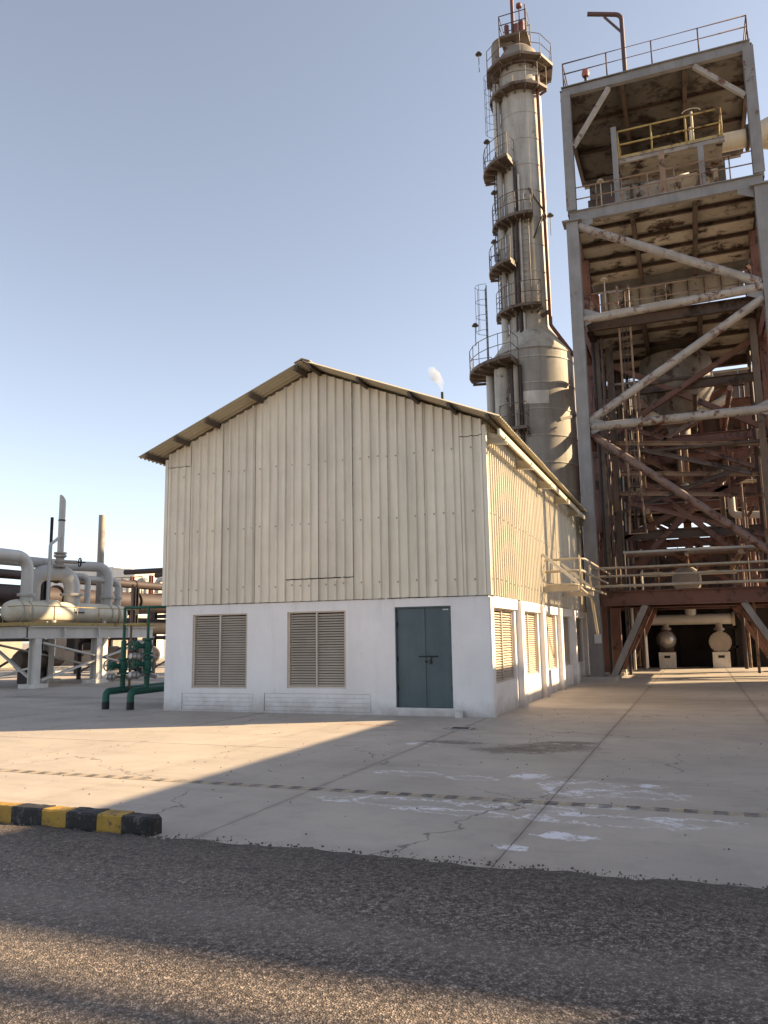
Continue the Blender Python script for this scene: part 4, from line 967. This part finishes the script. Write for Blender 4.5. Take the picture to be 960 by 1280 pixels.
# pipe rack behind: big brown mains along Y, steel trestles
for (x, z, r, mt, lab) in ((-23, 4.45, .20, 'brownpipe', 'dark brown main, topmost of those running behind the drum'), (-23, 3.55, .48, 'brownpipe', 'fattest brown main running just behind the drum'),
                           (-22.2, 2.2, .30, 'casing', 'dark main lowest behind the platform rail'), (-24.5, 4.0, .16, 'greypipe', 'slim pale main behind the brown mains'), (-24.8, 2.4, .4, 'brownpipe', 'brown main low down at the back of the trestles')):
    t_ = thing('pipe_main', lab, 'pipe', (x, 20, z), 'mains on the trestles'); MB().tube([(x, -4, z), (x, 46, z)], r, 16).build('pipe_run', M[mt], t_)
    for y in (4.2, 12.5, 17.9, 24.3): f_ = MB(); flange(f_, (x, y, z), (0,1,0), r*1.22, .04); f_.build('flange', M[mt], t_)
for y, lab in ((4.5, 'left of the platform'), (10.5, 'behind the middle of the drum'), (16.5, 'beyond the drum platform'), (22.5, 'near the green valves in the background'), (28.5, 'farthest back')):
    t_ = thing('pipe_trestle', 'dark steel trestle carrying brown mains, '+lab, 'trestle', (-23.4, y, 0), 'trestles under the mains')
    for x in (-21.8, -25.2): MB().ib((x, y, 0), (x, y, 4.2), .24, .24, (0,1,0)).build('post', M['brownpipe'], t_)
    for z in (1.75, 2.95): MB().ib((-25.1, y, z), (-21.7, y, z), .2, .22).build('crossbar', M['brownpipe'], t_)
    MB().beam((-25.1, y+.1, .1), (-21.9, y+.1, 1.6), .08, .1, (0,1,0)).build('diagonal', M['brownpipe'], t_)
# clutter of small pumps, valves and lines behind
rr = random.Random(4)
for i in range(15):
    x = -27-rr.random()*5 if i % 2 else -20.9-rr.random()*1.1; y = 6.5+i*1.35; h = .5+rr.random()*1.0; k = i % 3
    wh = ('left of the platform', 'behind the near column', 'behind the drum middle', 'behind the far column', 'left of the green valves', 'behind the green valves', 'near the shed corner')[min(6, i//2)]+(', far back under the mains' if i % 2 else ', just behind the platform')
    if k == 0:
        t_ = thing('pump', 'small dark pump on a plinth '+wh, 'pump', (x, y, 0), 'pumps and valves behind the platform'); MB().box(x-.4, x+.4, y-.5, y+.5, -.01, .25).build('plinth', M['pedestal'], t_)
        MB().lathe_axis((x, y-.45, .55), (0,1,0), [(0, 0), (.2, 0), (.25, .1), (.25, .6), (.12, .65), (.12, .85), (0, .85)], 16).build('motor', M['brownpipe'], t_)
    elif k == 1:
        t_ = thing('standpipe', 'flanged standpipe '+wh, 'pipe', (x, y, 0), 'pumps and valves behind the platform'); m = MB(); m.pipe([(x, y, 0), (x, y, h+.6), (x+.8, y+.3, h+.6)], .1, .2, 10); flange(m, (x, y, h), (0,0,1), .18, .03); m.build('pipe_run', M[rr.choice(('greypipe', 'brownpipe', 'bluepipe'))], t_)
    else:
        t_ = thing('storage_drum', 'low brown tank on legs '+wh, 'tank', (x, y, 0), 'pumps and valves behind the platform'); MB().lathe_axis((x, y-.8, .9), (0,1,0), [(0, 0), (.3, .06), (.42, .25), (.42, 1.5), (.3, 1.7), (0, 1.75)], 18).build('shell', M['plat'], t_)
        MB().box(x-.3, x+.3, y-.4, y-.25, 0, .6).build('leg', M['brownpipe'], t_); MB().box(x-.3, x+.3, y+.35, y+.5, 0, .6).build('leg', M['brownpipe'], t_)
# far sheds and an orange pipe rack
fs_ = thing('white_shed', 'white sheet metal shed with a sloping hood far behind the drum', 'shed', (-44, 42, 0))
MB().box(-50, -42.9, 40, 48, 0, 7.95).build('wall', M['farwhite'], fs_)
MB().add([(-42.9, 40.02, 7.9), (-40.4, 40.02, 7.6), (-41.5, 40.02, 5.9), (-42.9, 40.02, 5.6), (-42.9, 47.9, 7.9), (-40.4, 47.9, 7.6), (-41.5, 47.9, 5.9), (-42.9, 47.9, 5.6)],
         [(0,3,2,1), (4,5,6,7), (0,1,5,4), (1,2,6,5), (2,3,7,6)]).build('hood', M['farwhite'], fs_)
pr_ = thing('far_pipe_rack', 'rusty orange pipe rack beyond the shed corner', 'pipe rack', (-27, 26, 0))
for y in (24, 27): MB().tube([(-28.6, y, 5.75), (-20, y, 5.75)], .16, 12).build('pipe_run', M['brownpipe'], pr_)
for x in (-30, -28.2, -26.8, -25.2):
    MB().ib((x, 24.2, 0), (x, 24.2, 5.5), .2, .2, (0,1,0)).build('post', M['lamp'], pr_)
for z in (4.25, 3.3): MB().ib((-34, 24.2, z), (-20, 24.2, z), .2, .25).build('crossbar', M['joist'], pr_)
for x in (-28.9, -27.6, -26.2): m = MB(); m.pipe([(x, 24, 4.4), (x, 24, 5.2), (x+.6, 24, 5.2), (x+.6, 24, 4.4)], .16, .25, 10); m.build('loop', M['greypipe'], pr_)
rail(pr_, [(-30, 23.6, 4.4), (-27, 23.6, 4.4)], M['yellow'], 1.0, .8, .03)
for x, y, w_, d_, h_, lab in ((-42, 22, 9, 6, 2.6, 'long low brown plant building seen under the drum platform'), (-36, 31, 5, 4, 3.2, 'brown plant hut behind the green valves'), (-52, 12, 8, 8, 3.4, 'brown plant building at the left edge behind the mains')):
    t_ = thing('plant_building', lab, 'building', (x, y, 0)); MB().box(x-w_/2, x+w_/2, y-d_/2, y+d_/2, 0, h_).build('wall', M['stack'], t_); MB().box(x-w_/2-.2, x+w_/2+.2, y-d_/2-.2, y+d_/2+.2, h_, h_+.15).build('roof', M['plinth'], t_)
    for k in range(3): MB().box(x-w_/2+1+k*w_/3.4, x-w_/2+1.9+k*w_/3.4, y-d_/2-.03, y-d_/2-.005, 1.0, 2.1).build('window', M['casing'], t_)

# ------------------------------------------------------------------ green hydrant pipes beside the shed
def green_pipe(x, y0, label, vz, side):
    g = thing('green_pipe', label, 'pipe', (x, y0, 0), 'green pipes beside the shed'); r = .085
    MB().pipe([(x, y0, .17), (x, y0, .41), (x, 9, .46)], r, .2, 14).build('pipe_run', M['green'], g)
    MB().tube([(x, y0, -.01), (x, y0, .175)], r+.004, 14).build('black_foot', M['black'], g)
    yr = y0+.58
    MB().tube([(x, yr, .45), (x, yr, 1.6), (x, yr, 1.62), (x, yr, 2.42)], [.065, .065, .036, .036], 12).build('riser', M['green'], g)
    for z in vz:
        v = MB(); v.lathe((x, yr, z), [(.065, -.2), (.14, -.2), (.14, -.15), (.09, -.14), (.13, 0), (.09, .14), (.14, .15), (.14, .2), (.065, .2)], 14)
        v.tube([(x, yr, z), (x-.12, yr-.34*side, z+.03)], .06, 10); v.lathe_axis((x-.1, yr-.28*side, z+.03), (-.33, -side, 0), [(0, -.02), (.11, -.02), (.11, .05), (0, .05)], 12)
        vo = v.build('valve', M['green'], g)
        c_ = V((x-.15, yr-.42*side, z+.03)); ax = V((-.33, -side, 0)).normalized(); e1 = V((-ax.y, ax.x, 0)); h = MB()
        h.tube([c_+(e1*math.cos(k*math.pi/7)+V((0,0,1))*math.sin(k*math.pi/7))*.12 for k in range(15)], .016, 5); h.tube([c_-ax*.12, c_+ax*.05], .014, 5); h.beam(c_-e1*.12, c_+e1*.12, .014, .014)
        h.build('handwheel', M['green'], vo)
        a = MB(); q = z-.25; a.tube([(x, yr, q), (x-.08, yr-.22*side, q)], .035, 8); a.lathe_axis((x-.07, yr-.2*side, q), (-.33, -side, .1), [(0, 0), (.07, .01), (.1, .05), (.075, .11), (.095, .16), (.06, .22), (.075, .26), (0, .28)], 9); a.tube([(x+.02, yr+.05, q), (x+.1, yr+.22, q-.05)], .05, 7)
        a.build('actuator', M['silver'], vo)
green_pipe(-9.42, 0.0, 'green pipe with a black foot and valve riser, farther from the shed wall', (.98,), 1)
green_pipe(-8.70, 0.0, 'green pipe with a black foot and valve riser, nearer the shed wall', (1.02, 1.46), 1)
gf = thing('valve_stand', 'thin green pipe frame standing over the green valves', 'frame', (-9, .7, 0))
MB().tube([(-9.42, .58, 2.42), (-8.0, .98, 2.42)], .035, 8).build('top_bar', M['green'], gf); MB().tube([(-9.42, .58, 2.0), (-8.7, .58, 2.0)], .03, 8).build('mid_bar', M['yellow'], gf)
MB().tube([(-9.35, .75, 0), (-9.35, .75, 3.0)], .03, 8).build('upright', M['oldrail'], gf); MB().tube([(-8.25, .9, 0), (-8.25, .9, 2.6)], .03, 8).build('upright', M['darksteel'], gf)

# ------------------------------------------------------------------ sheds off to the right (they throw the big shadow across the yard)
def side_shed(label, x0, x1, y0, y1, h):
    t_ = thing('boiler_house', label, 'building', (x0, (y0+y1)/2, 0))
    MB().box(x0, x1, y0, y1, -.01, h-.3).build('wall', M['clad'], t_)
    MB().box(x0-.12, x1+.12, y0-.02, y1+.02, h-.3, h).build('parapet', M['trim'], t_)
    for k in range(int((y1-y0)/2.8)): MB().box(x0-.05, x0-.005, y0+.8+2.8*k, y0+2.2+2.8*k, 1, 2.4).build('window', M['casing'], t_)
side_shed('flat roofed boiler house to the right of the yard, out of frame', 10.05, 18, -5.97, 7.7, 6.55)
side_shed('lower annexe beyond the boiler house, out of frame', 10.08, 18, 7.73, 14.4, 5.82)
side_shed('flat roofed workshop nearest the road, out of frame', 14.0, 24, -20, -6.55, 6.6)
bf = thing('braced_frame', 'open braced steel frame beside the annexe, out of frame', 'frame', (9.4, 13, 0))
for y in (11.6, 14.2, 16.8):
    for x in (9.4,): MB().ib((x, y, 0), (x, y, 15.5), .34, .34, (0,1,0)).build('post', M['steel'], bf)
for x in (9.4,):
    for ya, yb in ((11.6, 14.2), (14.2, 16.8)):
        for z in (8.0, 11.6, 15.3): MB().ib((x, ya+.2, z), (x, yb-.2, z), .2, .3).build('beam', M['steel'], bf)
        for za, zb in ((8.2, 11.4), (11.8, 15.1)) if x < 10 else ((11.4, 8.2), (15.1, 11.8)): MB().ib((x, ya+.2, za), (x, yb-.2, zb), .30, .26).build('diagonal', M['brace'], bf)
sr = thing('shadow_pipe_bridge', 'unseen high pipe bridge added to cast soft shadow streaks on the road', 'pipe bridge', (28, 0, 0))
for y, z, r_ in ((.95, 14, .07), (.30, 14.0, .13), (.02, 14.3, .12)): MB().tube([(20.5, y, z), (44, y, z)], r_, 12).build('pipe_run', M['greypipe'], sr)  # unseen pipes added for the shadow streaks across the road
for x in (21, 29, 37):
    for y in (-.1, 1.3): MB().ib((x, y, 0), (x, y, 13.8), .25, .25, (0,1,0)).build('post', M['steel'], sr)

# ------------------------------------------------------------------ steam puff above the vent stack
def plume(name, label, pts, dens):
    m = MB(); m.tube([p for p, r in pts], [r for p, r in pts], 14)
    o = m.build(name, M['white']); o.data.materials.clear()
    mt = bpy.data.materials.new(name); mt.use_nodes = True; t = mt.node_tree; t.nodes.remove(t.nodes['Principled BSDF'])
    pv = N(t, 'ShaderNodeVolumePrincipled'); pv.inputs['Color'].default_value = (1, 1, 1, 1); g = N(t, 'ShaderNodeNewGeometry')
    n = noise(t, g.outputs['Position'], .9, 4, .6); d = math_(t, 'MULTIPLY', ramp(t, n, .36, .66), dens); t.links.new(d, pv.inputs['Density'])
    t.links.new(pv.outputs[0], t.nodes['Material Output'].inputs['Volume']); o.data.materials.append(mt); return tag(o, label, 'steam')
plume('steam_plume', 'small white puff of steam above the thin black vent stack', [((-18.82, 60, 26.4), .08), ((-18.9, 60, 27.2), .35), ((-19.6, 60, 28.2), .6), ((-20.0, 60, 28.9), .45), ((-20.2, 60, 29.2), .05)], 1.6)
